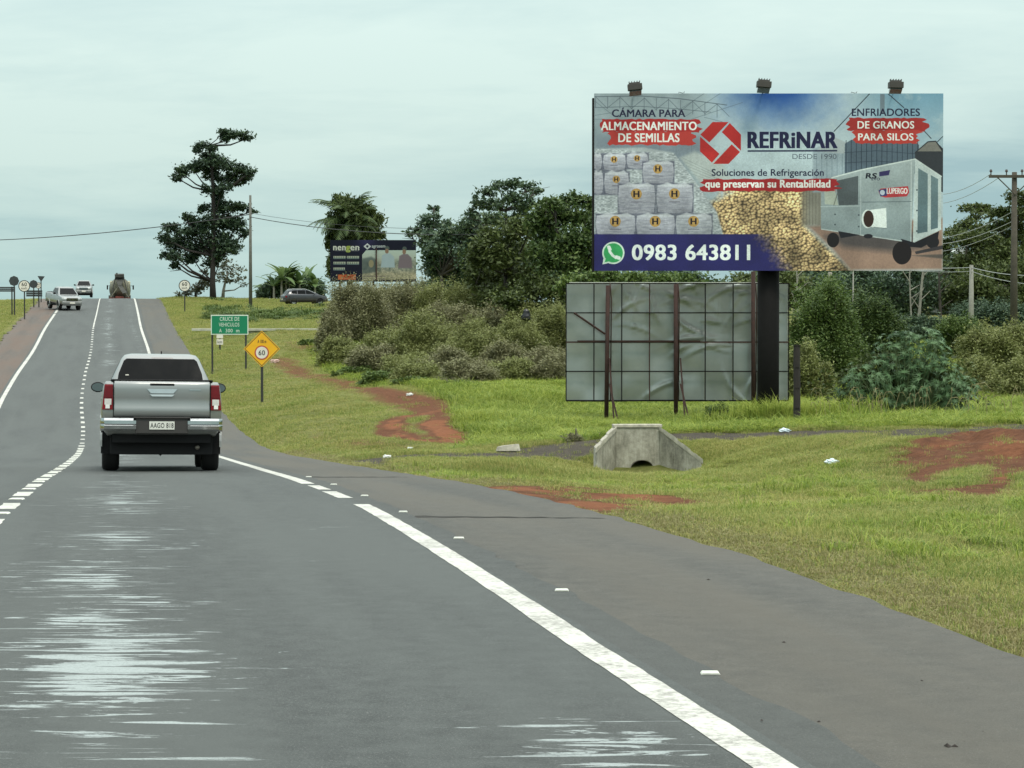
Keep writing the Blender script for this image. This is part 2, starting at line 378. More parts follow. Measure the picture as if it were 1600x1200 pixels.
def masks(x, y):
    n_ = vnoise(x, y, 1.3)*.7+vnoise(x, y, 4)*.4
    d = np.zeros(np.shape(x))
    d = np.maximum(d, .62*fall(segdist(x, y, LOOP1)+n_*1.1, .9, 1.2)); d = np.maximum(d, .72*polym(x, y, PAT_F, 1.2))
    d = np.maximum(d, fall(segdist(x, y, LOOP2)+n_*.3, .42, .4)); d = np.maximum(d, fall(segdist(x, y, LOOP3)+n_*.3, .5, .4))
    d = np.maximum(d, .88*polym(x, y, PAT_A, .9)*np.clip(1+n_*1.3, 0, 1.1)); d = np.maximum(d, .42*polym(x, y, PAT_G, 1.5))
    c = polym(x, y, PAT_C, 1.2)*np.clip(1-.9*polym(x, y, HOLE1, .4)-.9*polym(x, y, HOLE2, .4), 0, 1)
    d = np.maximum(d, (.86+.3*vnoise(x, y, .7))*c)
    d = np.maximum(d, .5*polym(x, y, PAT_D, 1.4)); d = np.maximum(d, .6*polym(x, y, PAT_E, 2.5))
    u = x-xroad(y)
    g = np.maximum(fall(segdist(x, y, TRACK)+n_*.45, 1.15, .7), polym(x, y, PAT_H, 1.0))
    edge = np.clip(1-np.abs(u-shr(y))/.5, 0, 1)*.45+np.clip(1-np.abs(u-SHL)/1.0, 0, 1)*.6
    # lush: tall bright meadow behind the track
    lush = np.clip((y-52)/6, 0, 1)*np.clip((u-9)/5, 0, 1)*np.clip((125-y)/20, 0, 1)
    return np.clip(d, 0, 1), np.clip(np.maximum(g, edge*.6), 0, 1), lush
mR, mG, mB = masks(XX.ravel(), DD.ravel())
ca = gme.color_attributes.new('mask', 'FLOAT_COLOR', 'POINT')
ca.data.foreach_set('color', np.column_stack([mR, mG, mB, np.ones(len(mR))]).astype(np.float32).ravel())
gme.shade_smooth()
t = NT('verge_ground'); ps = t.pos()
at = t.new('ShaderNodeAttribute', attribute_name='mask'); sp = t.new('ShaderNodeSeparateColor'); t.l.new(at.outputs['Color'], sp.inputs[0])
nA = t.noise(.35, 6, .6, ps); nB = t.noise(6, 6, .65, ps); nC = t.noise(45, 4, .7, ps)
grass = t.ramp(t.math('ADD', t.math('MULTIPLY', nA, .5), t.math('MULTIPLY', nB, .5)), [(.32, (.10, .125, .032)), (.5, (.19, .20, .06)), (.68, (.30, .25, .11))])
lushc = t.ramp(nB, [(.3, (.13, .17, .03)), (.7, (.24, .29, .06))])
grass = t.mix(sp.outputs[2], grass, lushc)
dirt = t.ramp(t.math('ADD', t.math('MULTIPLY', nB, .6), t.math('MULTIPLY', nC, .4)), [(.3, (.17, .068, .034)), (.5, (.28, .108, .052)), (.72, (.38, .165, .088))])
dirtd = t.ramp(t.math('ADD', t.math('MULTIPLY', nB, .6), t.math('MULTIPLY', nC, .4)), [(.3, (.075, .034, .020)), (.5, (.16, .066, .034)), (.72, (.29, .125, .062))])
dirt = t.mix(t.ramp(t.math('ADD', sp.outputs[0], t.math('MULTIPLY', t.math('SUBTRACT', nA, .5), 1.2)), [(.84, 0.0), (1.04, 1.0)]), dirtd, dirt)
grav = t.ramp(t.math('ADD', t.math('MULTIPLY', nB, .5), t.math('MULTIPLY', nC, .5)), [(.3, (.055, .048, .040)), (.7, (.14, .12, .095))])
ed = t.math('SUBTRACT', t.math('ADD', sp.outputs[0], t.math('MULTIPLY', nB, .55)), .28)
f1 = t.ramp(t.math('ADD', ed, t.math('MULTIPLY', t.math('SUBTRACT', nC, .5), .5)), [(.24, 0.0), (.66, 1.0)])
eg = t.math('SUBTRACT', t.math('ADD', sp.outputs[1], t.math('MULTIPLY', nB, .5)), .25)
f2 = t.ramp(eg, [(.3, 0.0), (.65, 1.0)])
c = t.mix(f2, grass, grav); c = t.mix(f1, c, dirt)
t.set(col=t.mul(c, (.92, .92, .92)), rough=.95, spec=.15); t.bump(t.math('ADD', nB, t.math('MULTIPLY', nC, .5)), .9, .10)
MAT_GROUND = t.mat
tag(link('ground', gme, MAT_GROUND), 'grassy roadside terrain with red earth patches rising to the hilltop', 'ground', kind='structure')
# ------------------------------------------------------------------ carriageway
def asphalt(name, base, tint, wet):
    t = NT(name); uv = t.new('ShaderNodeUVMap').outputs[0]; ps = t.pos()
    s = t.new('ShaderNodeSeparateXYZ'); t.l.new(uv, s.inputs[0]); u, v = s.outputs[0], s.outputs[1]
    def cmbv(a, b):
        c_ = t.new('ShaderNodeCombineXYZ')
        for i, q in enumerate((a, b)):
            t.l.new(q, c_.inputs[i])
        return c_.outputs[0]
    agg = t.noise(75, 4, .85, ps); mid = t.noise(7, 5, .6, ps); big = t.noise(1, 4, .55, cmbv(t.math('MULTIPLY', u, .8), t.math('MULTIPLY', v, .10)))
    lane = t.noise(1, 3, .5, cmbv(t.math('MULTIPLY', u, 1.6), t.math('MULTIPLY', v, .03)))
    k = t.math('ADD', t.math('MULTIPLY', agg, .42), t.math('ADD', t.math('MULTIPLY', mid, .22), t.math('ADD', t.math('MULTIPLY', big, .2), t.math('MULTIPLY', lane, .16))))
    dk = tuple(c_*.55 for c_ in base); lt = tuple(c_*1.5 for c_ in base)
    col = t.ramp(k, [(.42, dk), (.58, lt)])
    spk = t.noise(160, 2, .5, ps); col = t.mix(t.ramp(spk, [(.62, 0.0), (.70, .55)]), col, (.25, .245, .23))
    col = t.mix(t.ramp(big, [(.42, 0.0), (.66, .85)]), col, tint)
    rough = t.ramp(big, [(.3, .62), (.7, .8)])
    if wet:
        # wet wheel tracks: sky gleam painted as pale streaks across the lane
        wob = t.math('MULTIPLY', t.math('SUBTRACT', t.noise(1, 3, .6, cmbv(t.math('MULTIPLY', u, 0.0), t.math('MULTIPLY', v, .35))), .5), .9)
        def track(c0, wd, s0):
            du = t.math('ABSOLUTE', t.math('SUBTRACT', t.math('ADD', u, wob), c0))
            return t.math('MULTIPLY', t.math('SUBTRACT', 1.0, t.math('DIVIDE', du, wd), clamp=True), s0)
        m = t.math('MAXIMUM', track(1.02, 1.15, 1.0), t.math('MULTIPLY', track(2.72, .9, 1.0), t.ramp(t.math('MULTIPLY', v, .02), [(.13, 1.0), (.153, 1.0), (.165, .35), (.5, .45), (1.0, .8)])))
        lng = t.ramp(t.noise(1, 4, .65, cmbv(t.math('MULTIPLY', u, .3), t.math('MULTIPLY', v, .3))), [(.38, 0.35), (.56, 1.0)])
        vr = t.ramp(t.math('MULTIPLY', v, .02), [(.12, 1.0), (.27, 1.0), (.36, .86), (.50, .62), (.62, .52), (1.0, .74)])
        st = t.noise(1, 9, .74, cmbv(t.math('MULTIPLY', u, 1.5), t.math('MULTIPLY', v, 10)), .9)
        mm = t.math('MULTIPLY', m, lng)
        f = t.math('ADD', t.math('MULTIPLY', t.math('MULTIPLY', mm, vr), .265), st)
        fw = t.math('MULTIPLY', t.ramp(f, [(.715, 0.0), (.74, 1.0)]), t.ramp(agg, [(.36, .6), (.5, 1.0)]))
        lp = t.ramp(v, [(0, 1), (1, 1)])
        col = t.mix(t.math('MULTIPLY', fw, .85), col, (.38, .42, .415))
        mr = t.new('ShaderNodeMix', data_type='FLOAT'); t.l.new(fw, mr.inputs[0]); t.l.new(rough, mr.inputs[2]); mr.inputs[3].default_value = .36; rough = mr.outputs[0]
    t.set(col=col, rough=rough, spec=.45); t.bump(agg, .6, .008)
    return t.mat
MAT_ROAD = asphalt('road_asphalt', (.050, .0545, .0515), (.076, .083, .079), True)
MAT_SHO = asphalt('shoulder_asphalt', (.061, .056, .046), (.088, .078, .062), False)
MAT_JOINT = asphalt('joint_asphalt', (.046, .048, .044), (.060, .062, .057), False)
MAT_SHL = asphalt('left_shoulder_asphalt', (.085, .060, .045), (.115, .075, .055), False)
rd = np.concatenate([np.arange(-30, 6, 1.5), np.arange(6, 60, .5), np.arange(60, 240, 1.5), 240*1.08**np.arange(0, 14)])
def strip(name, u0, u1, dz, mat, ds=rd, nu=2, jit=0, js=2.0, label=None, cat=None, jit0=0, parent=None, kind='structure'):
    U0 = u0(ds) if callable(u0) else np.full(len(ds), float(u0)); U1 = u1(ds) if callable(u1) else np.full(len(ds), float(u1))
    if jit: U1 = U1+vnoise(ds, ds*0+3.3, js)*jit
    if jit0: U0 = U0+vnoise(ds, ds*0+7.7, js)*jit0
    T = np.linspace(0, 1, nu); UUr = U0[:, None]*(1-T)+U1[:, None]*T
    X = UUr+xroad(ds)[:, None]; Y = np.repeat(ds[:, None], nu, 1); Z = zroad(ds)[:, None]+dz+0*X
    ix = np.arange(len(ds)*nu).reshape(len(ds), nu); Fq = np.stack([ix[:-1, :-1], ix[:-1, 1:], ix[1:, 1:], ix[1:, :-1]], -1).reshape(-1, 4)
    me = mesh_np(name, np.column_stack([X.ravel(), Y.ravel(), Z.ravel()]), Fq)
    uvl = me.uv_layers.new(name='UVMap'); uvv = np.column_stack([UUr.ravel(), Y.ravel()]).astype(np.float32)
    uvl.data.foreach_set('uv', uvv[Fq.ravel()].ravel())
    o = link(name, me, mat, parent)
    if kind: tag(o, label, cat, kind=kind)
    return o
fine = np.concatenate([np.arange(-30, 5, 1.5), np.arange(5, 40, .12), np.arange(40, 240, 1.0), 240*1.08**np.arange(0, 14)])
strip('road_shoulder', 3.3, lambda d: shr(d), -.022, MAT_SHO, fine, 3, .10, 1.9, 'brownish asphalt hard shoulder on the right of the highway', 'shoulder')
strip('road_shoulder', SHL, -3.3, -.022, MAT_SHL, fine, 3, 0, 1, 'reddish brown hard shoulder on the left of the highway', 'shoulder', jit0=.5)
strip('road', -3.5, 3.355, 0, MAT_ROAD, rd, 12, label='two lane asphalt highway with sky gleam painted pale along wet wheel tracks', cat='road')
strip('road_edge_strip', 3.36, 3.60, -.004, MAT_JOINT, fine, 2, .07, 2.7, 'darker ragged asphalt strip beside the right edge line', 'road')
t = NT('road_paint'); ps = t.pos(); k = t.noise(30, 6, .7, ps); k2 = t.noise(2.5, 4, .6, ps)
t.set(col=t.mix(t.ramp(t.math('ADD', t.math('MULTIPLY', k, .6), t.math('MULTIPLY', k2, .4)), [(.40, 0), (.53, 1)]), (.26, .245, .22), (.56, .55, .50)), rough=.6); t.bump(k, .2, .004)
MAT_PAINT = t.mat
def seg(ds0, ds1, step=.12):
    n_ = max(2, int((ds1-ds0)/step)+1); return np.linspace(ds0, ds1, n_)
def joined(name, segs, label):
    Vs = []; Fs = []; b = 0
    for u0, u1, a0, a1, jt in segs:
        ds = seg(a0, a1); U0 = u0+vnoise(ds, ds*0+1.1+u0, 5)*jt; U1 = u1+vnoise(ds, ds*0+5.1+u1, 5)*jt
        of = np.interp(ds, [0, 10, 14.6, 20, 26], [-.07, -.07, -.02, .045, 0])*(u0 > 2); X0 = xroad(ds)+U0+of; X1 = xroad(ds)+U1+of; Z = zroad(ds)+.0025
        Vs.append(np.column_stack([np.column_stack([X0, ds, Z]), np.column_stack([X1, ds, Z])]).reshape(-1, 3))
        m_ = len(ds); i = np.arange(m_-1)*2+b; Fs.append(np.column_stack([i, i+1, i+3, i+2])); b += 2*m_
    return tag(link(name, mesh_np(name, np.vstack(Vs), np.vstack(Fs)), MAT_PAINT), label, 'road marking', kind='structure')
joined('right_edge_line', [(3.215, 3.365, -25, 20.7, .012), (3.21, 3.36, 22.0, 23.7, .012), (3.22, 3.36, 24.2, 25.6, .012), (3.2, 3.36, 26.2, 240, .012)], 'white edge line broken near the pickup on the right of the lane')
joined('left_edge_line', [(-3.38, -3.2, -25, 172, .02), (-3.38, -3.2, 173, 240, .02)], 'white edge line along the left lane')
joined('centre_line', [(-.085, .085, a, a+1.1, .02) for a in np.arange(-22.1, 62, 2.62)]+[(-.068, .068, a, a+.85+.2*math.sin(a*7), .015) for a in np.arange(61.74, 150, 2.62)]+[(-.05, .05, 150, 240, .01)], 'white dashed centre line of short dashes')
# studs
mb = MB()
def stud_mesh():
    m_ = MB(); pr = [(-.055, 0), (-.045, .014), (.045, .014), (.055, 0)]
    m_.prism_y([(x, z) for x, z in pr], -.05, .05); return m_
MAT_STUD = M('stud_ceramic', (.72, .72, .64), .4, var=.15, scale=20)
s0 = stud_mesh().build('road_stud', MAT_STUD, bevel=.004)
studs = [(3.56, 9.07), (3.58, 12.3), (3.57, 16.1), (3.57, 19.4), (3.57, 22.6), (3.57, 26), (3.57, 29.6)]
desc = ['nearest white stud on the shoulder joint at lower right', 'second white stud from the bottom on the shoulder joint', 'third white stud up the shoulder joint, before the long crack', 'white stud just beside the long shoulder crack', 'white stud past the long crack near the line gap', 'small white stud beside the last short edge dash', 'farthest visible white stud on the shoulder joint by the side track']
for i, (u, d) in enumerate(studs):
    o = s0 if i == 0 else s0.copy()
    if i: COL.objects.link(o)
    o.location = (xroad(d)+u, d, zroad(d)-.004 if u > 3.5 else zroad(d)); o.scale = (.75, .55, .8)
    tag(o, desc[i], 'road stud', 'white studs along the right shoulder joint')
for i, d in enumerate(np.arange(19.8-2.62*1+1.9, 60, 2.62)):
    o = s0.copy(); COL.objects.link(o); o.location = (xroad(d), d, zroad(d)); o.scale = (1.35, 1.2, 1)
    tag(o, 'white stud between two dashes of the centre line', 'road stud', 'white studs along the centre line')
# cracks in the shoulder
MAT_CRACK = M('crack_tar', (.03, .026, .022), .9)
def crack(pts, wd, label):
    V = []; 
    for i, (u, d) in enumerate(pts):
        h = wd*(1-.8*i/len(pts))*(1+.5*math.sin(i*2.3)); x = float(xroad(d))+u; z = float(zroad(d))-.017
        dd = math.sin(i*1.7)*.03
        V += [(x, d-h+dd, z), (x, d+h+dd, z)]
    m_ = MB(); m_.add(V, [[2*i, 2*i+2, 2*i+3, 2*i+1] for i in range(len(pts)-1)])
    return tag(m_.build('asphalt_crack', MAT_CRACK), label, 'crack', kind='structure')
crack([(3.62+.09*i, 19.0-.012*i) for i in range(19)], .07, 'long dark crack across the right shoulder')
crack([(3.62+.1*i, 30.2+.01*i) for i in range(15)], .12, 'short dark crack in the shoulder near the side track')

def grit():
    rr = random.Random(3); m = MB(); b0 = Vector((0, 9, float(zroad(9))))
    pts = [(1107, 903, .018), (1225, 1000, .016), (1480, 1163, .03), (1492, 1165, .02), (1280, 1120, .014), (1575, 960, .012), (1350, 930, .01), (1190, 1130, .012), (950, 1110, .01), (1440, 1060, .012)]
    for k in range(70): pts.append((rr.uniform(700, 1600), rr.uniform(800, 1190), rr.uniform(.002, .006)))
    for px, py, r_ in pts:
        r_ *= .62; p = G(px, py)
        u = p.x-float(xroad(p.y))
        if not (3.0 < u < float(shr(p.y))): continue
        z = float(zroad(p.y))-(.022 if u > 3.6 else 0); vs = []
        for k in range(5): a = k*1.257+rr.random(); vs.append((p.x+math.cos(a)*r_*rr.uniform(.6, 1.3), p.y+math.sin(a)*r_*rr.uniform(.6, 1.3), z+.001))
        vs.append((p.x, p.y, z+r_*.7)); m.add([Vector(v)-b0 for v in vs], [[k, (k+1) % 5, 5] for k in range(5)])
    o = m.build('road_grit', M('dark_grit', (.03, .022, .018), .9)); o.location = b0; tag(o, 'scattered dark grit and pebbles on the hard shoulder', 'grit', kind='stuff')
grit()
# ------------------------------------------------------------------ printed artwork, painted in memory
class Canvas:
    def __init__(s, x0, y0, x1, y1, S, col=(1, 1, 1)):
        s.x0, s.y0, s.S = x0, y0, S; s.w = int((x1-x0)*S); s.h = int((y1-y0)*S)
        s.a = np.ones((s.h, s.w, 3))*np.array(col)/255.0; s.rng = np.random.default_rng(5)
    def grid(s, bx=None):
        if bx is None: i0, i1, j0, j1 = 0, s.w, 0, s.h
        else:
            i0 = max(0, int((bx[0]-s.x0)*s.S)-1); i1 = min(s.w, int((bx[2]-s.x0)*s.S)+2); j0 = max(0, int((bx[1]-s.y0)*s.S)-1); j1 = min(s.h, int((bx[3]-s.y0)*s.S)+2)
        if i1 <= i0 or j1 <= j0: return None
        X, Y = np.meshgrid((np.arange(i0, i1)+.5)/s.S+s.x0, (np.arange(j0, j1)+.5)/s.S+s.y0)
        return (slice(j0, j1), slice(i0, i1)), X, Y
    def put(s, sl, m, col, alpha=1.0):
        c = np.array(col)/255.0 if not (isinstance(col, np.ndarray) and col.ndim == 3) else col/255.0
        m = (m*alpha)[..., None]; s.a[sl] = s.a[sl]*(1-m)+c*m
    def pmask(s, pts, X, Y):
        acc = np.zeros(X.shape); e = .25/s.S
        for ox, oy in ((-e, -e), (e, -e), (-e, e), (e, e)):
            acc += inpoly(X+ox, Y+oy, list(pts))
        return acc/4
    def poly(s, pts, col, alpha=1.0, col2=None, soft=0):
        xs = [p[0] for p in pts]; ys = [p[1] for p in pts]; g = s.grid((min(xs)-soft*2, min(ys)-soft*2, max(xs)+soft*2, max(ys)+soft*2))
        if g is None: return
        sl, X, Y = g
        if soft:
            dd = segdist(X, Y, list(pts)+[pts[0]]); m = np.clip(np.where(inpoly(X, Y, list(pts)), dd, -dd)/soft+.5, 0, 1)
        else: m = s.pmask(pts, X, Y)
        if col2 is not None:
            t_ = np.clip((Y-min(ys))/(max(ys)-min(ys)+1e-6), 0, 1)[..., None]; col = np.array(col)*(1-t_)+np.array(col2)*t_
        s.put(sl, m, col, alpha)
    def rect(s, x0, y0, x1, y1, col, **k): s.poly([(x0, y0), (x1, y0), (x1, y1), (x0, y1)], col, **k)
    def ell(s, cx, cy, rx, ry, col, alpha=1.0, n=40): s.poly([(cx+rx*math.cos(6.2832*i/n), cy+ry*math.sin(6.2832*i/n)) for i in range(n)], col, alpha)
    def line(s, pts, wd, col, alpha=1.0):
        xs = [p[0] for p in pts]; ys = [p[1] for p in pts]; g = s.grid((min(xs)-wd, min(ys)-wd, max(xs)+wd, max(ys)+wd))
        if g is None: return
        sl, X, Y = g; s.put(sl, np.clip((wd/2-segdist(X, Y, list(pts)))*s.S+.5, 0, 1), col, alpha)
    def nz(s, X, Y, sc): return vnoise(X, Y, sc)
    def tris(s, V, T, col, alpha=1.0, dil=0):
        x0, y0 = V.min(0)-dil*2; x1, y1 = V.max(0)+dil*2; g = s.grid((x0, y0, x1, y1))
        if g is None: return
        sl, X, Y = g; H_, W_ = X.shape; ss = 3; m = np.zeros((H_*ss, W_*ss), bool)
        ox = X[0, 0]-.5/s.S; oy = Y[0, 0]-.5/s.S; Q = np.column_stack([(V[:, 0]-ox)*s.S*ss, (V[:, 1]-oy)*s.S*ss])
        for tr in T:
            a, b, c = Q[tr[0]], Q[tr[1]], Q[tr[2]]
            i0 = max(0, int(min(a[0], b[0], c[0]))); i1 = min(W_*ss, int(max(a[0], b[0], c[0]))+2); j0 = max(0, int(min(a[1], b[1], c[1]))); j1 = min(H_*ss, int(max(a[1], b[1], c[1]))+2)
            if i1 <= i0 or j1 <= j0: continue
            xx = np.arange(i0, i1)[None]+.5; yy = np.arange(j0, j1)[:, None]+.5
            w0 = (b[0]-a[0])*(yy-a[1])-(b[1]-a[1])*(xx-a[0]); w1 = (c[0]-b[0])*(yy-b[1])-(c[1]-b[1])*(xx-b[0]); w2 = (a[0]-c[0])*(yy-c[1])-(a[1]-c[1])*(xx-c[0])
            m[j0:j1, i0:i1] |= ((w0 >= 0) & (w1 >= 0) & (w2 >= 0)) | ((w0 <= 0) & (w1 <= 0) & (w2 <= 0))
        kd = int(round(dil*s.S*ss*1.25))
        if kd > 0:
            m0 = m.copy()
            for q_ in range(1, kd+1): m[:, q_:] |= m0[:, :-q_]; m[:, :-q_] |= m0[:, q_:]
            m0 = m.copy(); kv = max(1, kd//2)
            for q_ in range(1, kv+1): m[q_:] |= m0[:-q_]; m[:-q_] |= m0[q_:]
        s.put(sl, m.reshape(H_, ss, W_, ss).mean((1, 3)), col, alpha)
    def text(s, st, x0, y0, x1, y1, col, bold=0.0, alpha=1.0, shear=0.0):
        V, T = text_data(st, 0.0, 1.0+bold*1.6); dil = bold*(y1-y0); mn = V.min(0); mx_ = V.max(0); q = (V-mn)/(mx_-mn)
        s.tris(np.column_stack([x0+q[:, 0]*(x1-x0)+shear*q[:, 1]*(y1-y0), y1-q[:, 1]*(y1-y0)]), T, col, alpha, dil)
    def image(s, name, rough=.45, gloss=.4):
        im = bpy.data.images.new(name, s.w, s.h, alpha=False); px = np.ones((s.h, s.w, 4), np.float32); px[..., :3] = np.clip(s.a, 0, 1)[::-1]
        im.pixels.foreach_set(px.ravel()); im.update(); im.pack()
        t = NT(name); n_ = t.new('ShaderNodeTexImage'); n_.image = im; n_.extension = 'EXTEND'
        ps = t.obj(); k = t.ramp(t.noise(1.2, 5, .6, ps), [(.3, .93), (.7, 1.0)])
        t.set(col=t.mul(n_.outputs[0], k), rough=rough, spec=gloss); return t.mat
def print_face(name, x0, z0, x1, z1, y, mat, parent):
    me = mesh_np(name, [(x0, y, z0), (x1, y, z0), (x1, y, z1), (x0, y, z1)], [[0, 1, 2, 3]])
    uvl = me.uv_layers.new(name='UVMap'); uvl.data.foreach_set('uv', np.array([0, 0, 1, 0, 1, 1, 0, 1], np.float32))
    return link(name, me, mat, parent)
def art_main():
    c = Canvas(928, 146, 1474, 422, 2.6, (176, 190, 198)); sl, X, Y = c.grid()
    nz = c.nz(X, Y, .06)*.5+c.nz(X, Y, .17)*.3+c.nz(X, Y, .6)*.12
    # sky: deep blue at top centre fading to pale
    pale = np.array([186, 203, 210.]); blue = np.array([40, 86, 160.]); g1 = np.clip(1-(Y-146)/75, 0, 1)**1.2*np.exp(-((X-1215)/75)**2)
    g1 = np.clip(g1*1.1+nz*.25*(g1 > .03), 0, 1)[..., None]; a = pale*(1-g1)+blue*g1
    rb = (np.clip((X-1320)/80, 0, 1)*np.clip(1-(Y-146)/110, 0, 1)*.75)[..., None]; a = a*(1-rb)+np.array([98, 148, 178.])*rb
    cl = np.clip((nz*2.2-.1)*(X > 1380), 0, 1)[..., None]; a = a*(1-cl*.6)+np.array([205, 215, 215.])*cl*.6
    hang = np.clip((1125-X)/50, 0, 1)[..., None]; hc = np.array([150, 165, 172.])+(nz[..., None]*30); a = a*(1-hang)+hc*hang
    c.a[:] = a/255
    # hangar trusses
    dk = (86, 98, 108)
    for k in range(11):
        x = 930+k*19; y0 = 151+.0009*(x-940)**2*.4; c.line([(x, y0), (x, y0+17+k*.35)], .9, dk, .8)
        c.line([(x, y0+17), (x+19, y0+2)] if k % 2 else [(x, y0), (x+19, y0+19)], .9, dk, .75)
    c.line([(929, 151), (1000, 150), (1060, 154), (1135, 164)], 1.2, dk, .9); c.line([(929, 168), (1000, 166), (1060, 170), (1110, 175)], 1.0, dk, .8)
    for (x0, y0, x1, y1) in ((929, 158, 960, 182), (929, 180, 955, 176), (1070, 182, 1125, 146), (1060, 172, 1100, 146), (1080, 186, 1160, 160), (929, 186, 950, 186), (1100, 183, 1128, 190)): c.line([(x0, y0), (x1, y1)], .8, dk, .6)
    c.rect(928, 212, 1100, 258, (128, 140, 152), alpha=.85, soft=14)
    for x in (1030, 1056, 1080): c.line([(x, 215), (x, 262)], .7, (96, 108, 120), .6)
    # pale stack of sacks fading back on the right of the pile
    c.poly([(1062, 246), (1085, 236), (1125, 250), (1150, 290), (1105, 300), (1080, 268)], (184, 192, 190), alpha=.9, soft=6)
    for k in range(5): c.line([(1066+k*3, 246+k*6), (1112+k*4, 268+k*5)], .8, (132, 140, 140), .6)
    # soy beans
    bx = (1085, 292, 1345, 422); sl2, X2, Y2 = c.grid(bx); sp = 4.3; best = np.full(X2.shape, 99.); shade = np.zeros(X2.shape)
    gx = X2/sp; gy = Y2/sp*1.12; rr = np.random.default_rng(9).random((128, 128, 3))
    for ox in (-1, 0, 1):
        for oy in (-1, 0, 1):
            ix = np.floor(gx).astype(int)+ox; iy = np.floor(gy).astype(int)+oy; r_ = rr[ix % 128, iy % 128]
            dx = gx-ix-r_[..., 0]; dy = gy-iy-r_[..., 1]; d_ = np.hypot(dx, dy*1.15); sel = d_ < best
            best = np.where(sel, d_, best); shade = np.where(sel, .82+.3*r_[..., 2]-.35*dx-.35*dy, shade)
    val = np.clip(1.15-best**2*1.15, .5, 1.12)*shade; bc = np.array([216, 190, 146.]); bean = np.clip(bc*val[..., None], 0, 250)
    lowv = 1-.28*np.clip((Y2-330)/90, 0, 1)+c.nz(X2, Y2, .05)*.5; bean = np.clip(bean*lowv[..., None]*np.array([1, .97, .93]), 0, 250); dusk = np.clip((Y2-392)/20, 0, 1)*np.clip((1215-X2)/40, 0, 1)
    lm = 1090+18*np.sin(Y2*.11)+np.clip((340-Y2)*.35, -12, 20); rm = 1265+np.clip((Y2-352), 0, 80)*1.05
    m = np.clip((X2-lm+c.nz(X2, Y2, .25)*14)/26, 0, 1)*np.clip((rm-X2)/14, 0, 1)*np.clip((Y2-293)/4, 0, 1); c.put(sl2, m, bean)
    # ground under the machine
    c.poly([(1262, 352), (1474, 340), (1474, 420), (1330, 421), (1298, 385)], (150, 122, 108), alpha=.97, col2=(158, 128, 112), soft=6)
    c.poly([(1290, 368), (1330, 358), (1440, 362), (1448, 385), (1395, 392), (1320, 385)], (72, 70, 74), alpha=.8, soft=12)
    c.rect(1252, 292, 1290, 352, (120, 112, 96), alpha=.75, soft=8)
    for k in range(7): c.line([(1255+k*5, 296), (1255+k*5, 350)], .8, (88, 84, 74), .6)
    # silos
    c.poly([(1270, 232), (1288, 226), (1322, 236), (1322, 300), (1270, 300)], (150, 166, 176), alpha=.85, soft=3)
    c.poly([(1275, 236), (1300, 212), (1330, 226), (1325, 240)], (170, 180, 184), soft=2)
    c.poly([(1320, 224), (1330, 218), (1428, 218), (1436, 226), (1436, 270), (1320, 282)], (88, 104, 118))
    for k in range(15): c.line([(1322+k*8, 219), (1322+k*8, 276)], 1.1, (44, 56, 70), .9)
    for k in range(7): c.line([(1276+k*8, 240), (1276+k*8, 290)], .8, (110, 126, 138), .8)
    for y in (236, 252): c.line([(1320, y+2), (1370, y-1), (1434, y+4)], 1, (52, 64, 78), .8)
    c.line([(1303, 205), (1358, 147)], 1.3, (40, 48, 58)); c.line([(1388, 147), (1412, 168)], 1.3, (40, 48, 58)); c.line([(1440, 200), (1455, 216)], 1.3, (50, 58, 66)); c.line([(1464, 222), (1473, 213)], 1.2, (50, 58, 66))
    c.rect(1375, 147, 1382, 178, (116, 132, 144))
    c.poly([(1430, 238), (1448, 222), (1462, 220), (1474, 232), (1474, 300), (1430, 280)], (52, 56, 62)); c.poly([(1432, 236), (1450, 222), (1462, 221), (1472, 236)], (128, 126, 120)); c.line([(1430, 238), (1450, 221), (1462, 220), (1474, 236)], 1.5, (40, 44, 50))
    # machine body
    c.poly([(1283, 286), (1299, 276), (1345, 264), (1430, 247), (1424, 377), (1345, 366), (1283, 357)], (166, 178, 180), col2=(134, 148, 152))
    c.poly([(1430, 247), (1471, 274), (1471, 358), (1427, 378)], (196, 208, 208))
    c.poly([(1435, 262), (1450, 271), (1450, 361), (1434, 364)], (112, 134, 140), col2=(92, 114, 122)); c.poly([(1455, 273), (1466, 279), (1466, 355), (1455, 358)], (112, 134, 140), col2=(92, 114, 122))
    c.line([(1300, 277), (1345, 265), (1430, 248), (1471, 275)], 2.0, (206, 216, 214)); c.line([(1345, 266), (1345, 366)], 1.2, (176, 188, 190)); c.line([(1424, 252), (1424, 376)], 1.4, (196, 206, 206))
    c.line([(1348, 315), (1424, 314)], .9, (84, 98, 104)); c.line([(1283, 322), (1343, 321)], 1.6, (176, 190, 192)); c.line([(1284, 357), (1345, 366), (1427, 378), (1471, 357)], 1.6, (190, 202, 202))
    c.poly([(1306, 282), (1341, 274), (1341, 319), (1311, 320)], (84, 92, 96)); c.poly([(1288, 296), (1304, 294), (1310, 320), (1289, 318)], (176, 184, 172)); c.line([(1303, 320), (1309, 300)], 1, (100, 104, 98))
    for (x, y) in ((1305, 334), (1305, 350), (1342, 335), (1342, 353), (1433, 296), (1433, 328), (1433, 360)): c.ell(x, y, 1.3, 1.3, (70, 80, 86))
    c.poly([(1360, 327), (1385, 324), (1386, 355), (1362, 354)], (222, 230, 228)); c.ell(1356, 341, 9.5, 14.5, (216, 224, 222)); c.ell(1357.5, 341, 8, 13, (52, 34, 30))
    c.line([(1366, 354), (1386, 356)], 1, (120, 130, 134))
    c.text('RS', 1353, 270, 1369, 278, (24, 28, 40), .05, shear=.15); c.text('EVO', 1362, 277, 1375, 281, (60, 66, 78), .03); c.poly([(1374, 268), (1391, 265), (1389, 273), (1374, 275)], (54, 48, 96))
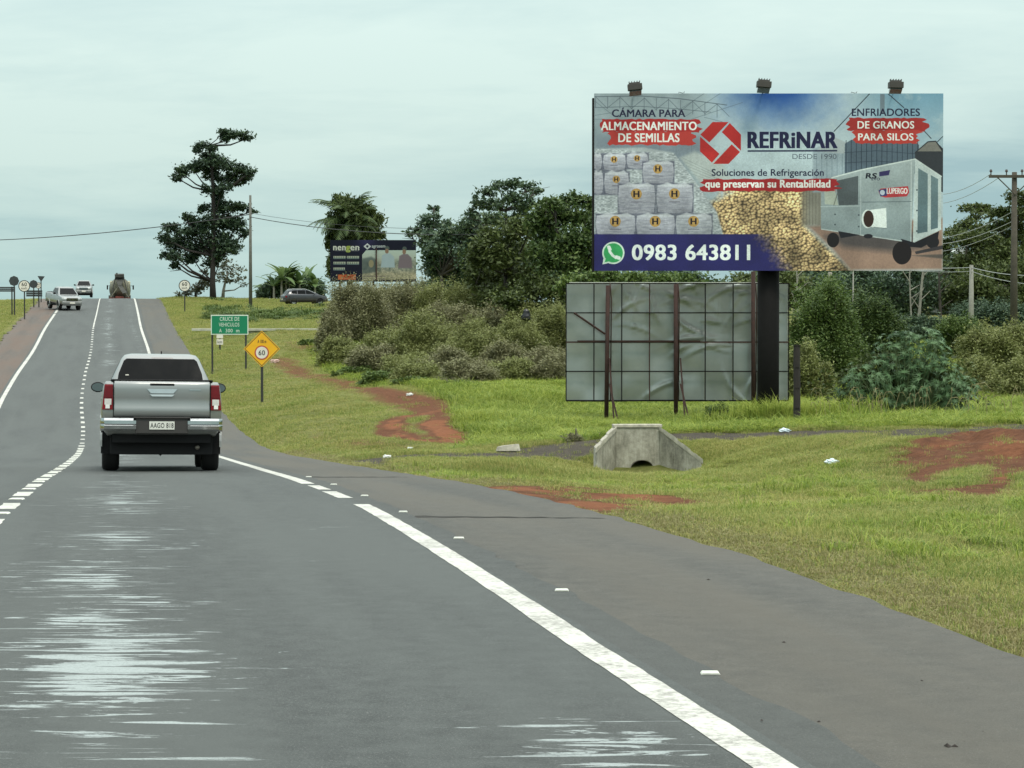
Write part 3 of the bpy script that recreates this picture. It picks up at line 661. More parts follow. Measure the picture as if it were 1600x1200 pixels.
    c.poly([(1373, 298), (1376, 294), (1419, 290), (1421, 300), (1417, 306), (1384, 308), (1376, 306)], (186, 60, 66)); c.poly([(1373, 296), (1386, 294), (1386, 305), (1376, 306)], (52, 58, 110)); c.ell(1379, 300, 4, 4, (190, 200, 214)); c.text('LUPERGO', 1386, 293, 1418, 302, (240, 238, 236), .03)
    # running gear
    c.poly([(1310, 360), (1345, 366), (1314, 371)], (30, 32, 40)); c.ell(1302, 374, 9.5, 11.5, (30, 26, 30)); c.ell(1357, 368, 7, 3.5, (34, 34, 42)); c.poly([(1408, 372), (1430, 378), (1468, 360), (1466, 372), (1440, 386), (1415, 384)], (26, 26, 34)); c.ell(1458, 377, 10, 10, (32, 30, 36)); c.ell(1410, 394, 15, 18, (28, 22, 26)); c.poly([(1430, 392), (1474, 382), (1474, 388), (1432, 396)], (60, 56, 60)); c.poly([(1424, 398), (1474, 396), (1474, 403)], (96, 88, 84), soft=2)
    # sacks
    def sack(x0, y0, x1, y1, em=True, tint=(164, 166, 177)):
        pts = [(x0+1, y0+2), ((x0+x1)/2, y0), (x1-1, y0+2), (x1+.5, (y0+y1)/2), (x1-1.5, y1-1), ((x0+x1)/2, y1+1.5), (x0+2, y1-1), (x0-.5, (y0+y1)/2)]
        c.poly([(x0-1, y0-1), (x1+1.5, y0-1), (x1+1.5, y1+2), (x0-1, y1+2)], (84, 86, 104), alpha=.75, soft=2.5)
        c.poly(pts, tuple(min(255, v+22) for v in tint), col2=tuple(v-14 for v in tint))
        g_ = c.grid((x0, y0, x1, y1)); 
        if g_: 
            sq, Xs, Ys = g_; c.a[sq] = np.clip(c.a[sq]+(c.nz(Xs*.5, Ys*2, .3)*.12+c.nz(Xs, Ys, 1.3)*.05)[..., None], 0, 1)
        c.poly([(x0+1, y0+3), (x0+(x1-x0)*.3, y0-3), (x0+(x1-x0)*.5, y0+1), (x0+(x1-x0)*.8, y0-2.5), (x1-1, y0+3), ((x0+x1)/2, y0+5)], (206, 210, 216), alpha=.8, soft=2)
        for k in range(4):
            yy = y0+(y1-y0)*(.3+.17*k); c.line([(x0+2, yy), ((x0+x1)/2, yy+1), (x1-2, yy-.5)], .6, (116, 118, 138), .5)
        if em:
            ex, ey = (x0+x1)/2-.5, y0+(y1-y0)*.34; r = min((x1-x0)*.15, 8.5)
            c.ell(ex, ey, r, r, (176, 136, 70)); c.ell(ex, ey, r*.84, r*.84, (190, 154, 92)); c.text('H', ex-r*.5, ey-r*.55, ex+r*.5, ey+r*.55, (34, 28, 36), .05); c.line([(ex-r, ey+r+4), (ex+r, ey+r+4)], 1.2, (96, 92, 104), .7)
    c.poly([(929, 232), (1005, 230), (1052, 238), (1092, 290), (1120, 330), (1130, 366), (928, 366)], (176, 184, 188), soft=3)
    g_ = c.grid((929, 232, 1130, 366)); sq, Xs, Ys = g_
    mk = (inpoly(Xs, Ys, [(929, 232), (1052, 238), (1092, 290), (1120, 330), (1130, 366), (928, 366)]))
    c.a[sq] = np.clip(c.a[sq]+(mk*(c.nz(Xs, Ys*2.2, .35)*.3))[..., None], 0, 1)
    sack(926, 240, 940, 264, False); sack(942, 240, 977, 265); sack(979, 239, 1012, 262); sack(926, 268, 942, 302, False); sack(944, 268, 982, 302); sack(1004, 252, 1052, 285); sack(966, 287, 1023, 332); sack(1026, 287, 1082, 331); sack(931, 334, 992, 366); sack(994, 334, 1054, 366); sack(1056, 334, 1112, 366, tint=(166, 170, 178))
    # blue phone panel with bean edge
    g_ = c.grid((928, 365, 1300, 422)); sq, Xs, Ys = g_; mm = np.clip((1205+np.clip(Ys-365, 0, 60)*.7-Xs+c.nz(Xs, Ys, .3)*16)/34, 0, 1)*(Ys > 365); c.put(sq, mm, (40, 38, 98))
    c.ell(958, 394, 17.5, 17.5, (214, 232, 220)); c.poly([(943, 400), (941, 412), (954, 409)], (214, 232, 220)); c.ell(958, 394, 15, 15, (58, 166, 98)); c.poly([(946.5, 402), (944, 409), (952, 407)], (58, 166, 98))
    c.line([(951.5, 386.5), (952.5, 392), (957, 398), (962, 401.5), (966, 401)], 4.2, (236, 244, 240)); c.line([(951, 385), (952.5, 388.5)], 5.5, (236, 244, 240)); c.line([(963, 400.5), (967, 402)], 5.5, (236, 244, 240))
    c.text('0983 643811', 988, 381.5, 1171.5, 405, (236, 244, 242), .035)
    # brush stroke banners
    def brush(x0, y0, x1, y1, col, seed):
        r_ = random.Random(seed); top = []; bot = []; n_ = 26
        for k in range(n_+1): 
            x = x0+(x1-x0)*k/n_; top.append((x, y0+r_.uniform(-1, 1))); bot.append((x, y1+r_.uniform(-1.2, 1.2)))
        right = [(x1+r_.uniform(-6, 9), y0+(y1-y0)*q) for q in (.15, .3, .45, .6, .75, .9)]; left = [(x0-r_.uniform(-5, 7), y0+(y1-y0)*q) for q in (.9, .7, .5, .3, .15)]
        c.poly(top+right+bot[::-1]+left, col)
    brush(940, 186, 1092, 206, (172, 44, 44), 1); brush(952, 205, 1080, 226, (190, 62, 56), 2)
    brush(1326, 184, 1444, 204, (164, 46, 44), 3); brush(1336, 203, 1434, 224, (186, 62, 54), 4)
    brush(1098, 279, 1308, 298, (166, 40, 44), 5)
    nv = (26, 28, 66)
    c.text('CÁMARA PARA', 956, 168, 1070, 182.5, (30, 32, 60), .018); c.text('ALMACENAMIENTO', 939, 190, 1088, 203, (238, 244, 240), .03); c.text('DE SEMILLAS', 966, 208, 1061, 221.5, (238, 244, 240), .03)
    c.text('ENFRIADORES', 1331, 169.5, 1437, 181, (24, 28, 56), .018); c.text('DE GRANOS', 1340, 189, 1428, 200.5, (238, 244, 240), .03); c.text('PARA SILOS', 1341, 208, 1427, 219, (238, 244, 240), .03)
    c.text('REFRiNAR', 1169, 206, 1307, 230.5, nv, .045); c.line([(1169, 235.5), (1307, 235)], 2.4, (34, 40, 70)); c.text('DESDE 1990', 1238, 240, 1307, 248, (90, 100, 112), .0)
    c.text('Soluciones de Refrigeración', 1112, 263.5, 1287, 277.5, (34, 38, 62), .012); c.text('que preservan su Rentabilidad', 1102, 280.5, 1297, 296, (240, 244, 240), .03)
    # octagon emblem of four red blades
    red = (190, 46, 44)
    c.poly([(1094, 210), (1113, 190.5), (1138, 190.5), (1108, 222)], red, col2=(172, 40, 40)); c.poly([(1140, 192), (1157.5, 210), (1157.5, 235), (1127.5, 206)], red, col2=(176, 40, 40))
    c.poly([(1156, 237), (1138, 255.5), (1114, 255.5), (1143, 225)], red, col2=(178, 44, 42)); c.poly([(1093.5, 213), (1124, 240), (1112, 253.5), (1093.5, 236)], (176, 40, 40), col2=red)
    sl, X, Y = c.grid(); mott = 1+c.nz(X, Y, .045)*.16+c.nz(X, Y, .5)*.08+c.nz(X, Y, 1.4)*.07; isph = np.clip((Y > 226)*1.0, 0, 1)
    seam = 1-.05*(np.abs((X-928) % 109.2) < .5); c.a = c.a*(1+(mott-1)*(.35+.65*isph))[..., None]*seam[..., None]*(1+c.rng.normal(0, .02, c.a.shape[:2]))[..., None]*.97
    return c.image('main_print', .5, .3)
def art_small():
    c = Canvas(516, 375, 650, 440, 5, (24, 28, 46)); sl, X, Y = c.grid(); g1 = np.exp(-((X-572)/16)**2)*np.clip(1-(Y-375)/25, 0, 1); c.a += (g1*.12)[..., None]*np.array([1, .8, 1.6])
    c.text('nen', 521, 384.5, 540, 391, (222, 226, 214), .06); c.text('g', 541, 384.5, 547, 394, (170, 186, 90), .06); c.text('en', 548, 384.5, 561, 391, (222, 226, 214), .06); c.line([(524, 391.8), (560, 392)], .7, (190, 196, 190), .6)
    c.poly([(568, 385), (574, 380), (580, 385), (574, 390)], (216, 222, 224)); c.ell(574, 385, 2, 2, (40, 44, 60)); c.text('agrosem', 581, 383.5, 602, 388.5, (198, 206, 206), .03)
    for (x0, y0, x1) in ((521, 400, 540), (542, 400, 561), (521, 409, 540), (542, 409, 561), (521, 418, 539)):
        c.rect(x0, y0, x1, y0+4.6, (176, 184, 168)); c.rect(x0, y0+3, x1, y0+4.6, (70, 96, 104), alpha=.6)
        for k in range(5): c.line([(x0+2+k*3.4, y0+1), (x0+2+k*3.4, y0+3.4)], 1, (70, 76, 70), .7)
    c.rect(528, 429, 556, 437, (196, 96, 56)); c.ell(532, 433.5, 3.6, 3.6, (214, 116, 70)); c.text('UNO', 538, 430.5, 554, 434.5, (120, 48, 30), .03)
    # photograph panel: field, sky, people at harvest
    pts = [(566, 398), (572, 391), (642, 391), (650, 391), (650, 436), (566, 438)]
    c.poly(pts, (196, 214, 204), col2=(176, 172, 150)); g_ = c.grid((566, 391, 650, 438)); sq, Xs, Ys = g_; mk = inpoly(Xs, Ys, pts)
    n_ = c.nz(Xs, Ys, .35)*.5+c.nz(Xs, Ys, 1.1)*.35; f = np.clip((Ys-403)/8, 0, 1)*mk
    colr = np.stack([140+n_*160, 146+n_*130, 132+n_*110], -1); c.put(sq, f*.85, colr); f2 = np.clip((Ys-420)/8, 0, 1)*mk; c.put(sq, f2*.7, np.stack([190+n_*110, 180+n_*100, 148+n_*90], -1))
    for (x, y, sh) in ((605, 388, (176, 196, 204)), (632, 389, (132, 120, 128))):
        c.ell(x, y, 3.6, 3.8, (84, 96, 92)); c.ell(x-.5, y+4.5, 2.8, 4, (150, 122, 104)); c.poly([(x-8, y+11), (x-2, y+8), (x+5, y+8), (x+11, y+14), (x+12, y+30), (x-10, y+30)], sh, soft=1.5)
    c.poly([(566, 404), (580, 401), (588, 405), (588, 425), (566, 428)], (82, 96, 96), alpha=.7, soft=3); c.ell(580, 412, 4, 6, (156, 150, 120)); 
    for y in (431.5, 436): c.line([(568, y), (602, y)], .9, (74, 70, 84), .8)
    c.a *= .8
    return c.image('far_print', .7, .15)
# ------------------------------------------------------------------ shared materials
BLACK = M('black_steel', (.010, .0095, .0095), .85, var=.2, spec=.15); RUST = M('rusty_steel', (.042, .017, .012), .8, var=.4, scale=5, bump=.3)
GALV = M('grey_steel', (.28, .29, .28), .5, .6); DARKPOST = M('dark_post', (.03, .03, .028), .7, var=.25)
WHITE = M('white_sheet', (.74, .75, .70), .5, var=.08); PLAST = M('black_plastic', (.008, .008, .0085), .7, var=.15, spec=.25); RUB = M('tyre_rubber', (.011, .0105, .010), .85, var=.2, scale=12)
# ------------------------------------------------------------------ the big billboard
def big_billboard():
    d = 62.0; a = W(930, 423, d); b = W(1474, 146, d); base = W(1200, 646, d+.6); gzv = gz(base.x, base.y)
    t_ = thing('billboard', 'large roadside billboard on one black column advertising grain coolers, with three floodlights above', 'billboard', (base.x, base.y, gzv))
    x0, x1 = a.x-base.x-.03, b.x-base.x; z0, z1 = a.z-gzv, b.z-gzv; yf = -.6
    print_face('printed_face', x0, z0, x1, z1, yf, art_main(), t_)
    m = MB(); m.box(((x0+x1)/2, yf+.075, (z0+z1)/2), (x1-x0-.004, .145, z1-z0-.004)); m.build('panel', BLACK, t_)
    m = MB(); m.box((x0-.03, yf+.12, (z0+z1)/2-.08), (.05, .28, z1-z0-.1)); m.build('side_edge', BLACK, t_)
    m = MB(); m.tube([(0, 0, -.4), (0, 0, z0+.35)], .315, 28); m.tube([(0, 0, z0+.3), (0, .1, z1-.8)], .25, 20); m.build('column', BLACK, t_, smooth=True)
    m = MB(); m.box((0, 0, .02), (1.1, 1.1, .09)); 
    for k in range(8): m.box((.42*math.cos(k*.785), .42*math.sin(k*.785), .09), (.05, .05, .1))
    m.build('base_plate', RUST, t_)
    for z in np.linspace(z0+.3, z1-.3, 4):
        m = MB(); m.box(((x0+x1)/2, .02, z), (x1-x0-.2, .09, .12)); m.build('back_rail', BLACK, t_)
    for x in np.linspace(x0+.3, x1-.3, 6):
        m = MB(); m.box((x, -.2, (z0+z1)/2), (.07, .3, z1-z0-.2)); m.build('back_strut', BLACK, t_)
    for i, (px, py) in enumerate(((993, 137), (1195, 133), (1402, 134))):
        p = W(px, py, d-.9); x, z = p.x-base.x, p.z-gzv; tl = (-.10, .08, .02)[i]
        f = thing('floodlight', None, None); f.parent = t_; f.location = (x, -1.25, z); f.rotation_euler = (0, tl, 0)
        del_ = f; m = MB(); m.box((0, 0, .045), (.40, .30, .17)); m.box((0, 0, .15), (.30, .2, .05)); 
        for k in range(5): m.box((-.15+.075*k, .02, .19), (.012, .22, .05))
        m.build('lamp_housing', M('lamp_housing', (.06, .055, .05), .6, .3), f, bevel=.012)
        m = MB(); m.box((0, .02, -.09), (.34, .24, .1), Matrix.Rotation(R(-25), 3, 'X')); m.build('lamp_glass', M('lamp_glass', (.09, .10, .10), .15, 0, var=.1, spec=.8), f)
        m = MB(); m.tube([(x+.05, -1.2, z-.02), (x+.05, -.95, z1+.08), (x+.05, -.52, z1+.02)], .02, 6); m.build('lamp_arm', BLACK, t_)
    for (px, s_) in ((1066, 1), (1336, 1)):
        p = W(px, 146, d); x = p.x-base.x; m = MB(); m.tube([(x-.1, -.5, z1), (x-.09, -.5, z1+.05), (x+.02, -.5, z1+.02), (x+.07, -.5, z1+.07), (x+.05, -.5, z1-.01)], .008, 5); m.build('loose_wire', BLACK, t_)
    return t_
big_billboard()
# ------------------------------------------------------------------ small hoarding seen from behind
def hoarding():
    d = 69.0; a = W(884.5, 626, d); b = W(1232.5, 443, d); base = W(1056, 655, d); g0 = gz(base.x, base.y)
    t_ = thing('hoarding', 'low hoarding seen from behind, silver tarp on a rusty grid frame with three posts', 'hoarding', (base.x, base.y, g0))
    x0, x1, z0, z1 = a.x-base.x, b.x-base.x, a.z-g0, b.z-g0; nx, nz_ = 8, 4; cw = (x1-x0)/nx; ch = (z1-z0)/nz_
    tm = NT('silver_tarp'); ob = tm.obj(); k = tm.noise(1.1, 4, .55, ob); k2 = tm.noise(.45, 2, .5, ob)
    tm.set(col=tm.ramp(k, [(.3, (.28, .31, .29)), (.7, (.38, .41, .39))]), rough=.27, metal=.5, spec=.5); mt = tm.mat
    # one stretched tarp, cut at the frame into panels
    rr = random.Random(4); folds = []
    for k in range(34):
        fx = rr.uniform(x0+1.2, x1-.4); fz = rr.choice([z1-rr.uniform(0, .9), z1-rr.uniform(0, 2.2), rr.uniform(z0, z1)]); an = rr.uniform(-1.2, 1.2)+(math.pi/2 if rr.random() < .4 else .7); folds.append((fx, fz, math.cos(an), math.sin(an), rr.uniform(.2, .75), rr.uniform(.03, .08), rr.uniform(.02, .06)))
    def yd(x, z):
        y = np.zeros_like(x)
        for fx, fz, c_, s_, ln, am, wd in folds:
            u = (x-fx)*c_+(z-fz)*s_; v = -(x-fx)*s_+(z-fz)*c_; y += am*np.exp(-(u/ln)**2)*(1-np.tanh(np.abs(v+.25*u*u)/wd))
        y += .02*np.sin(x*2.1+z)*np.cos(z*1.7)+vnoise(x, z, 1.9)*.02; return y
    q = 14
    for i in range(nx):
        for j in range(nz_):
            gx_, gz_ = np.meshgrid(np.linspace(x0+i*cw+.004, x0+(i+1)*cw-.004, q), np.linspace(z0+j*ch+.004, z0+(j+1)*ch-.004, q))
            yy = .16-yd(gx_, gz_); ix = np.arange(q*q).reshape(q, q); Fq = np.stack([ix[:-1, :-1], ix[:-1, 1:], ix[1:, 1:], ix[1:, :-1]], -1).reshape(-1, 4)
            link('tarp_panel', mesh_np('tarp_panel', np.column_stack([gx_.ravel(), np.maximum(yy, .012).ravel(), gz_.ravel()]), Fq), mt, t_, True)
    for i in range(nx+1):
        x = x0+i*cw; m = MB(); m.box((x, -.012, (z0+z1)/2), (.034 if i != 4 else .05, .03, z1-z0)); m.build('frame_bar', RUST if i in (3, 4) else BLACK, t_)
    for j in range(nz_+1):
        z = z0+j*ch; m = MB(); hb = .045 if j in (0, 2) else .034; m.box(((x0+x1)/2, -.045, z), (x1-x0, .03, hb))
        if j == 2: m.box((x0+2.3, -.075, z+.03), (3.9, .03, .05))
        if j == 0: m.box((x0+1.2, -.075, z-.01), (1.5, .03, .04)); m.box((x0+3.5, -.075, z+.01), (1.7, .03, .04))
        m.build('frame_rail', RUST if j == 2 else BLACK, t_)
    m = MB(); m.box(((x0+x1)/2-.1, -.05, z1+.03), (x1-x0-.4, .02, .022)); m.build('tarp_hem', M('tarp_hem', (.62, .64, .6), .5), t_)
    for px, top, foot, dx in ((950, 446, 669, -.06), (1056, 444, 656, 0), (1177, 424, 648, 0)):
        p = W(px, top, d-.15); q_ = W(px, foot, d-.15); zg = gz(q_.x, q_.y)-.3-g0
        m = MB(); m.tube([(q_.x-base.x+dx, -.18, zg), (p.x-base.x, -.15, p.z-g0)], .068, 8); m.tube([(q_.x-base.x+.06, -.14, z1), (q_.x-base.x+.1, -.14, z1-.5), (q_.x-base.x+.08, -.14, z0)], .02, 5); m.build('post', RUST, t_, smooth=True)
    m = MB(); m.tube([(x0+.24, -.1, z1-.93), (W(945, 522, d).x-base.x, -.16, W(945, 522, d).z-g0)], .035, 5); m.build('brace', RUST, t_)
    for px, dy in ((957, 670), (1068, 665)):
        for k in (0, 1):
            p = W(px-5, 560+40*k, d-.2); q_ = W(px+4+k*4-6*k*0, dy, d-1.5); m = MB(); m.tube([(p.x-base.x, -.2, p.z-g0), (q_.x-base.x+.1*k, -1.3, q_.z-g0-.1)], .028, 5); m.build('brace', RUST, t_)
hoarding()
def stub():
    p = W(1245, 664, 58.5); g0 = gz(p.x, p.y); z = W(1245, 540, 58.5).z-g0; m = MB()
    m.tube([(0, 0, -.3), (.0, 0, z*.5), (-.01, 0, z)], [.10, .095, .09], 9); 
    for k in range(3): m.box((.0, -.08, .5+k*.55), (.12, .06, .02))
    m.box((0, 0, z+.01), (.2, .2, .02))
    o = m.build('steel_post', M('tarred_post', (.022, .016, .014), .75, var=.4, scale=6, bump=.3)); o.location = (p.x, p.y, g0); tag(o, 'short black free-standing post right of the billboard column', 'post')
stub()
# ------------------------------------------------------------------ far dark billboard
def far_board():
    d = 180.0; a = W(516, 440, d); b = W(650, 375, d); base = W(583, 470, d); g0 = gz(base.x, base.y)
    t_ = thing('billboard', 'distant dark billboard with a harvest photograph, in front of the shaggy palm', 'billboard', (base.x, base.y, g0))
    x0, x1, z0, z1 = a.x-base.x, b.x-base.x, a.z-g0, b.z-g0
    m = MB(); m.box(((x0+x1)/2, .1, (z0+z1)/2), (x1-x0, .19, z1-z0)); m.build('panel', BLACK, t_); print_face('printed_face', x0, z0, x1, z1, -.002, art_small(), t_)
    m = MB(); xs = W(588, 400, d).x-base.x; m.box((xs, -.06, (z0+z1)/2-.3), (.1, .1, z1-z0-.8)); m.build('front_post', RUST, t_)
    for x in (x0+.8, (x0+x1)/2, x1-.8):
        m = MB(); m.tube([(x, .25, -.5), (x, .25, z1-.4)], .1, 6); m.build('post', RUST, t_)
far_board()
# ------------------------------------------------------------------ culvert headwall
def culvert():
    tm = NT('old_concrete'); ob = tm.obj(); k = tm.noise(2.2, 7, .65, ob); k2 = tm.noise(11, 5, .7, ob); mp = tm.new('ShaderNodeMapping'); mp.inputs['Scale'].default_value = (6, 6, .8); tm.l.new(ob, mp.inputs[0]); k3 = tm.noise(1, 5, .65, mp.outputs[0])
    col = tm.ramp(tm.math('ADD', tm.math('MULTIPLY', k, .45), tm.math('ADD', tm.math('MULTIPLY', k2, .2), tm.math('MULTIPLY', k3, .35))), [(.33, (.075, .07, .052)), (.5, (.31, .295, .24)), (.64, (.52, .50, .42))])
    tm.set(col=col, rough=.92, spec=.2); tm.bump(k2, .5, .02)
    d = 48.5; base = W(1012, 744, d); g0 = base.z-.06
    t_ = thing('culvert_headwall', 'weathered concrete culvert headwall with flared wings and a round pipe mouth', 'culvert', (base.x, d, g0), rz=R(4))
    Z = W(1012, 667, d+1.2).z-g0
    def X(px, dd=d): return (px-800)/FPX*dd-base.x
    # front wall
    xl, xr_ = X(965, 50), X(1034, 50); m = MB()
    n_ = 14; ph = .22; pts = [(xl, 0-.3), (-.25, -.3)]+[(-.0+.25*math.cos(math.pi-math.pi*i/n_), .19+.17*math.sin(math.pi*i/n_)) for i in range(n_+1)]+[(.25, -.3), (xr_, -.3), (xr_, Z), (xl, Z)]
    m.prism_y([(x, z) for x, z in pts], 1.0, 1.28); m.build('front_wall', tm.mat, t_, bevel=.015)
    m = MB(); ring = []
    m.tube([(0, .99, .07), (0, 3.2, .1)], .29, 20, False); m.build('pipe', tm.mat, t_, smooth=True)
    m = MB(); m.add([(-.5, 2.6, -.4), (.5, 2.6, -.4), (.5, 2.6, .5), (-.5, 2.6, .5)], [[0, 1, 2, 3]]); m.build('pipe_inside', M('red_silt', (.12, .045, .025), .95), t_)
    # wings: walls that flare towards the viewer and step down outwards
    for sgn, (pxo, zo, dyo) in ((-1, (932, .66, -.1)), (1, (1094, .42, -.35))):
        xi = xl if sgn < 0 else xr_; xo = X(pxo, 48.3); th = .24
        y_i = 1.0; yo = dyo; m = MB()
        zi = Z; zm = Z if sgn < 0 else Z
        f = [(xi, y_i, -.35), (xo, yo, -.35), (xo, yo, zo), (xi, y_i, Z)]; b_ = [(p[0]+sgn*-.0+(0), p[1]+th+.05, p[2]) for p in f]
        b_ = [(xi, y_i+th, -.35), (xo+sgn*.05, yo+th, -.35), (xo+sgn*.05, yo+th, zo), (xi, y_i+th, Z)]
        m.add(f+b_, [[0, 1, 2, 3], [7, 6, 5, 4], [0, 4, 5, 1], [1, 5, 6, 2], [2, 6, 7, 3], [3, 7, 4, 0]]); m.build('wing_wall', tm.mat, t_, bevel=.012)
        # coping on the wing
        m = MB(); c0 = Vector((xi+sgn*-.02, y_i+.1, Z+.02)); c1 = Vector((xo+sgn*.03, yo+.1, zo+.02)); dv = (c1-c0)
        k_ = 7
        for i in range(k_):
            p0 = c0+dv*(i/k_); p1 = c0+dv*((i+1)/k_); j_ = (i*37 % 5)*.008
            m.add([(p0.x, p0.y-.19, p0.z+j_), (p1.x, p1.y-.16, p1.z+j_), (p1.x, p1.y+.2, p1.z+j_+.02), (p0.x, p0.y+.2, p0.z+j_+.02), (p0.x, p0.y-.16, p0.z-.09), (p1.x, p1.y-.16, p1.z-.09), (p1.x, p1.y+.2, p1.z-.09), (p0.x, p0.y+.2, p0.z-.09)], [[0, 1, 2, 3], [7, 6, 5, 4], [0, 4, 5, 1], [1, 5, 6, 2], [2, 6, 7, 3], [3, 7, 4, 0]])
        m.build('coping', M('pale_concrete', (.46, .43, .35), .9, var=.3, scale=6, bump=.5), t_)
    m = MB(); m.box(((xl+xr_)/2, 1.15, Z+.03), (xr_-xl+.1, .36, .07)); m.build('coping', M('pale_concrete'), t_, bevel=.01)
culvert()
def slab():
    p = G(792, 703); m = MB(); m.add([(-.28, -.12, -.05), (.3, -.12, -.05), (.34, .16, -.05), (-.2, .16, -.05), (-.24, -.1, .08), (.22, -.1, .16), (.30, .14, .15), (-.12, .14, .1)], [[0, 1, 2, 3], [7, 6, 5, 4], [0, 4, 5, 1], [1, 5, 6, 2], [2, 6, 7, 3], [3, 7, 4, 0]])
    o = m.build('concrete_block', M('pale_concrete'), bevel=.01); o.location = (p.x, p.y, gz(p.x, p.y)+.06); o.scale = (.95, 1, .8); tag(o, 'small tilted block of broken concrete in the grass beside the side track', 'concrete block')
slab()
def ledge():       # kerb of the crossing lane on the hill
    p = W(300, 518, 133); q = W(503, 516, 133); m = MB(); m.box(((q.x-p.x)/2, 0, .05), (q.x-p.x, .35, .16)); m.box(((q.x-p.x)*.68, .1, -.35), ((q.x-p.x)*.62, .2, .7))
    o = m.build('concrete_kerb', M('kerb_concrete', (.42, .42, .34), .9, var=.25), bevel=.02); o.location = (p.x, 133, W(400, 518, 133).z+.06); tag(o, 'long pale concrete kerb edge across the grass behind the green sign', 'kerb')
ledge()
def bag(px, py, s, name, label, cat, col, sd):
    p = G(px, py); rr = random.Random(sd); import bmesh
    bm = bmesh.new(); bmesh.ops.create_icosphere(bm, subdivisions=3, radius=1)
    for v in bm.verts:
        n_ = v.co.copy(); f = 1+.35*math.sin(n_.x*5+sd)*math.cos(n_.y*4)+.2*math.sin(n_.z*9+n_.x*7+sd)+rr.uniform(-.07, .07); v.co = Vector((n_.x*1.3*f, n_.y*f, max(n_.z, -.5)*.62*f))*s
    me = bpy.data.meshes.new(name); bm.to_mesh(me); bm.free(); o = link(name, me, col); o.location = (p.x, p.y, gz(p.x, p.y)+s*.45); tag(o, label, cat)
LITT = M('white_plastic_film', (.66, .76, .80), .35, var=.12, scale=8)
bag(1300, 734, .085, 'plastic_bag', 'crumpled pale blue plastic bag on the mown verge right of the culvert', 'litter', LITT, 1)
bag(1226, 677, .10, 'plastic_bag', 'white plastic bag in the grass near the foot of the short black post', 'litter', LITT, 2)
bag(604, 716, .06, 'paper_litter', 'small white scrap of litter at the edge of the side track', 'litter', WHITE, 3)
bag(640, 700, .05, 'paper_litter', 'tiny white scrap in the grass below the red dirt loop', 'litter', WHITE, 4)
def caught():
    p = W(822, 492, 98.2); rr = random.Random(2); m = MB(); m.rings([[(math.cos(a)*r_*(1+.3*math.sin(3*a+z_*9)), math.sin(a)*r_*.7, z_) for a in [6.283*k/12 for k in range(12)]] for z_, r_ in ((-.42, .12), (-.3, .34), (-.1, .36), (.1, .27), (.3, .22), (.45, .08))], True)
    for k in range(4):
        c_ = Vector((rr.uniform(-.25, .2), rr.uniform(-.1, .1), rr.uniform(-.3, .3))); m.add([c_+Vector((rr.uniform(-.22, .22), rr.uniform(-.12, .12), rr.uniform(-.2, .2))) for _ in range(4)], [[0, 1, 2], [0, 2, 3], [1, 2, 3]])
    o = m.build('dark_blob', M('blob_black', (.008, .009, .012), .4)); o.location = p; o.scale = (.55, .55, .6); tag(o, 'small black blob in the scrub left of the hoarding', 'litter')  # small black blob set into the scrub
caught()
bag(430, 568, .16, 'paper_litter', 'pale pinkish scrap on the bare ground beside the yellow sign', 'litter', M('pink_paper', (.6, .42, .36), .7), 5)
bag(641, 619, .09, 'paper_litter', 'white scrap at the bush edge above the red track', 'litter', WHITE, 6)
# ------------------------------------------------------------------ road signs
def post_tube(m, x, z0, z1, r=.035, y=0, n=8): m.tube([(x, y, z0), (x, y, z1)], r, n)
GREEN = M('sign_green', (.0, .19, .085), .4, var=.05); YEL = M('sign_yellow', (.80, .42, .01), .4, var=.06); REDM = M('sign_red', (.42, .05, .03), .45, var=.08); WS = M('sign_white', (.72, .68, .60), .45, var=.08); BKT = M('sign_black', (.02, .02, .02), .5); SIGNB = M('sign_back', (.035, .042, .045), .6, var=.2); CREAM = M('sign_letter', (.66, .72, .62), .5, var=.05)
def sgn(name, label, cat, px, py, d, group=None, rz=0):
    p = W(px, py, d); g0 = gz(p.x, p.y); return thing(name, label, cat, (p.x, d, g0), rz, group), p, g0
def green_sign():
    d = 105; t_, p, g0 = sgn('road_sign', 'green rectangular road sign on two dark posts announcing a vehicle crossing', 'sign', 358, 575, d)
    a = W(329.5, 523, d); b = W(388, 492, d); x0, x1, z0, z1 = a.x-p.x, b.x-p.x, a.z-g0, b.z-g0
    m = MB(); m.box(((x0+x1)/2, .012, (z0+z1)/2), (x1-x0, .024, z1-z0)); m.build('panel', CREAM, t_, bevel=.005)
    e = .045; m = MB(); m.box(((x0+x1)/2, -.003, (z0+z1)/2), (x1-x0-2*e, .006, z1-z0-2*e)); m.build('green_field', GREEN, t_)
    def S(px, py): q = W(px, py, d); return q.x-p.x, q.z-g0
    for st, (l, tp, r_, bt) in (('CRUCE DE', (343.5, 495.2, 374, 501.3)), ('VEHICULOS', (342, 504.2, 374, 510.2)), ('A', (342.5, 513.8, 346.5, 519.3)), ('300', (352.5, 513.8, 363.5, 519.3)), ('m', (369, 515.5, 374, 519.3))):
        xa, za = S(l, bt); xb, zb = S(r_, tp); text_part('lettering', st, xa, za, xb, zb, -.009, CREAM, t_, 0)
    for px, py in ((331.5, 575), (384, 577)):
        q = W(px, py, d); m = MB(); post_tube(m, q.x-p.x, gz(q.x, d)-g0-.3, z1-.1, .045, .075); m.build('post', DARKPOST, t_)
green_sign()
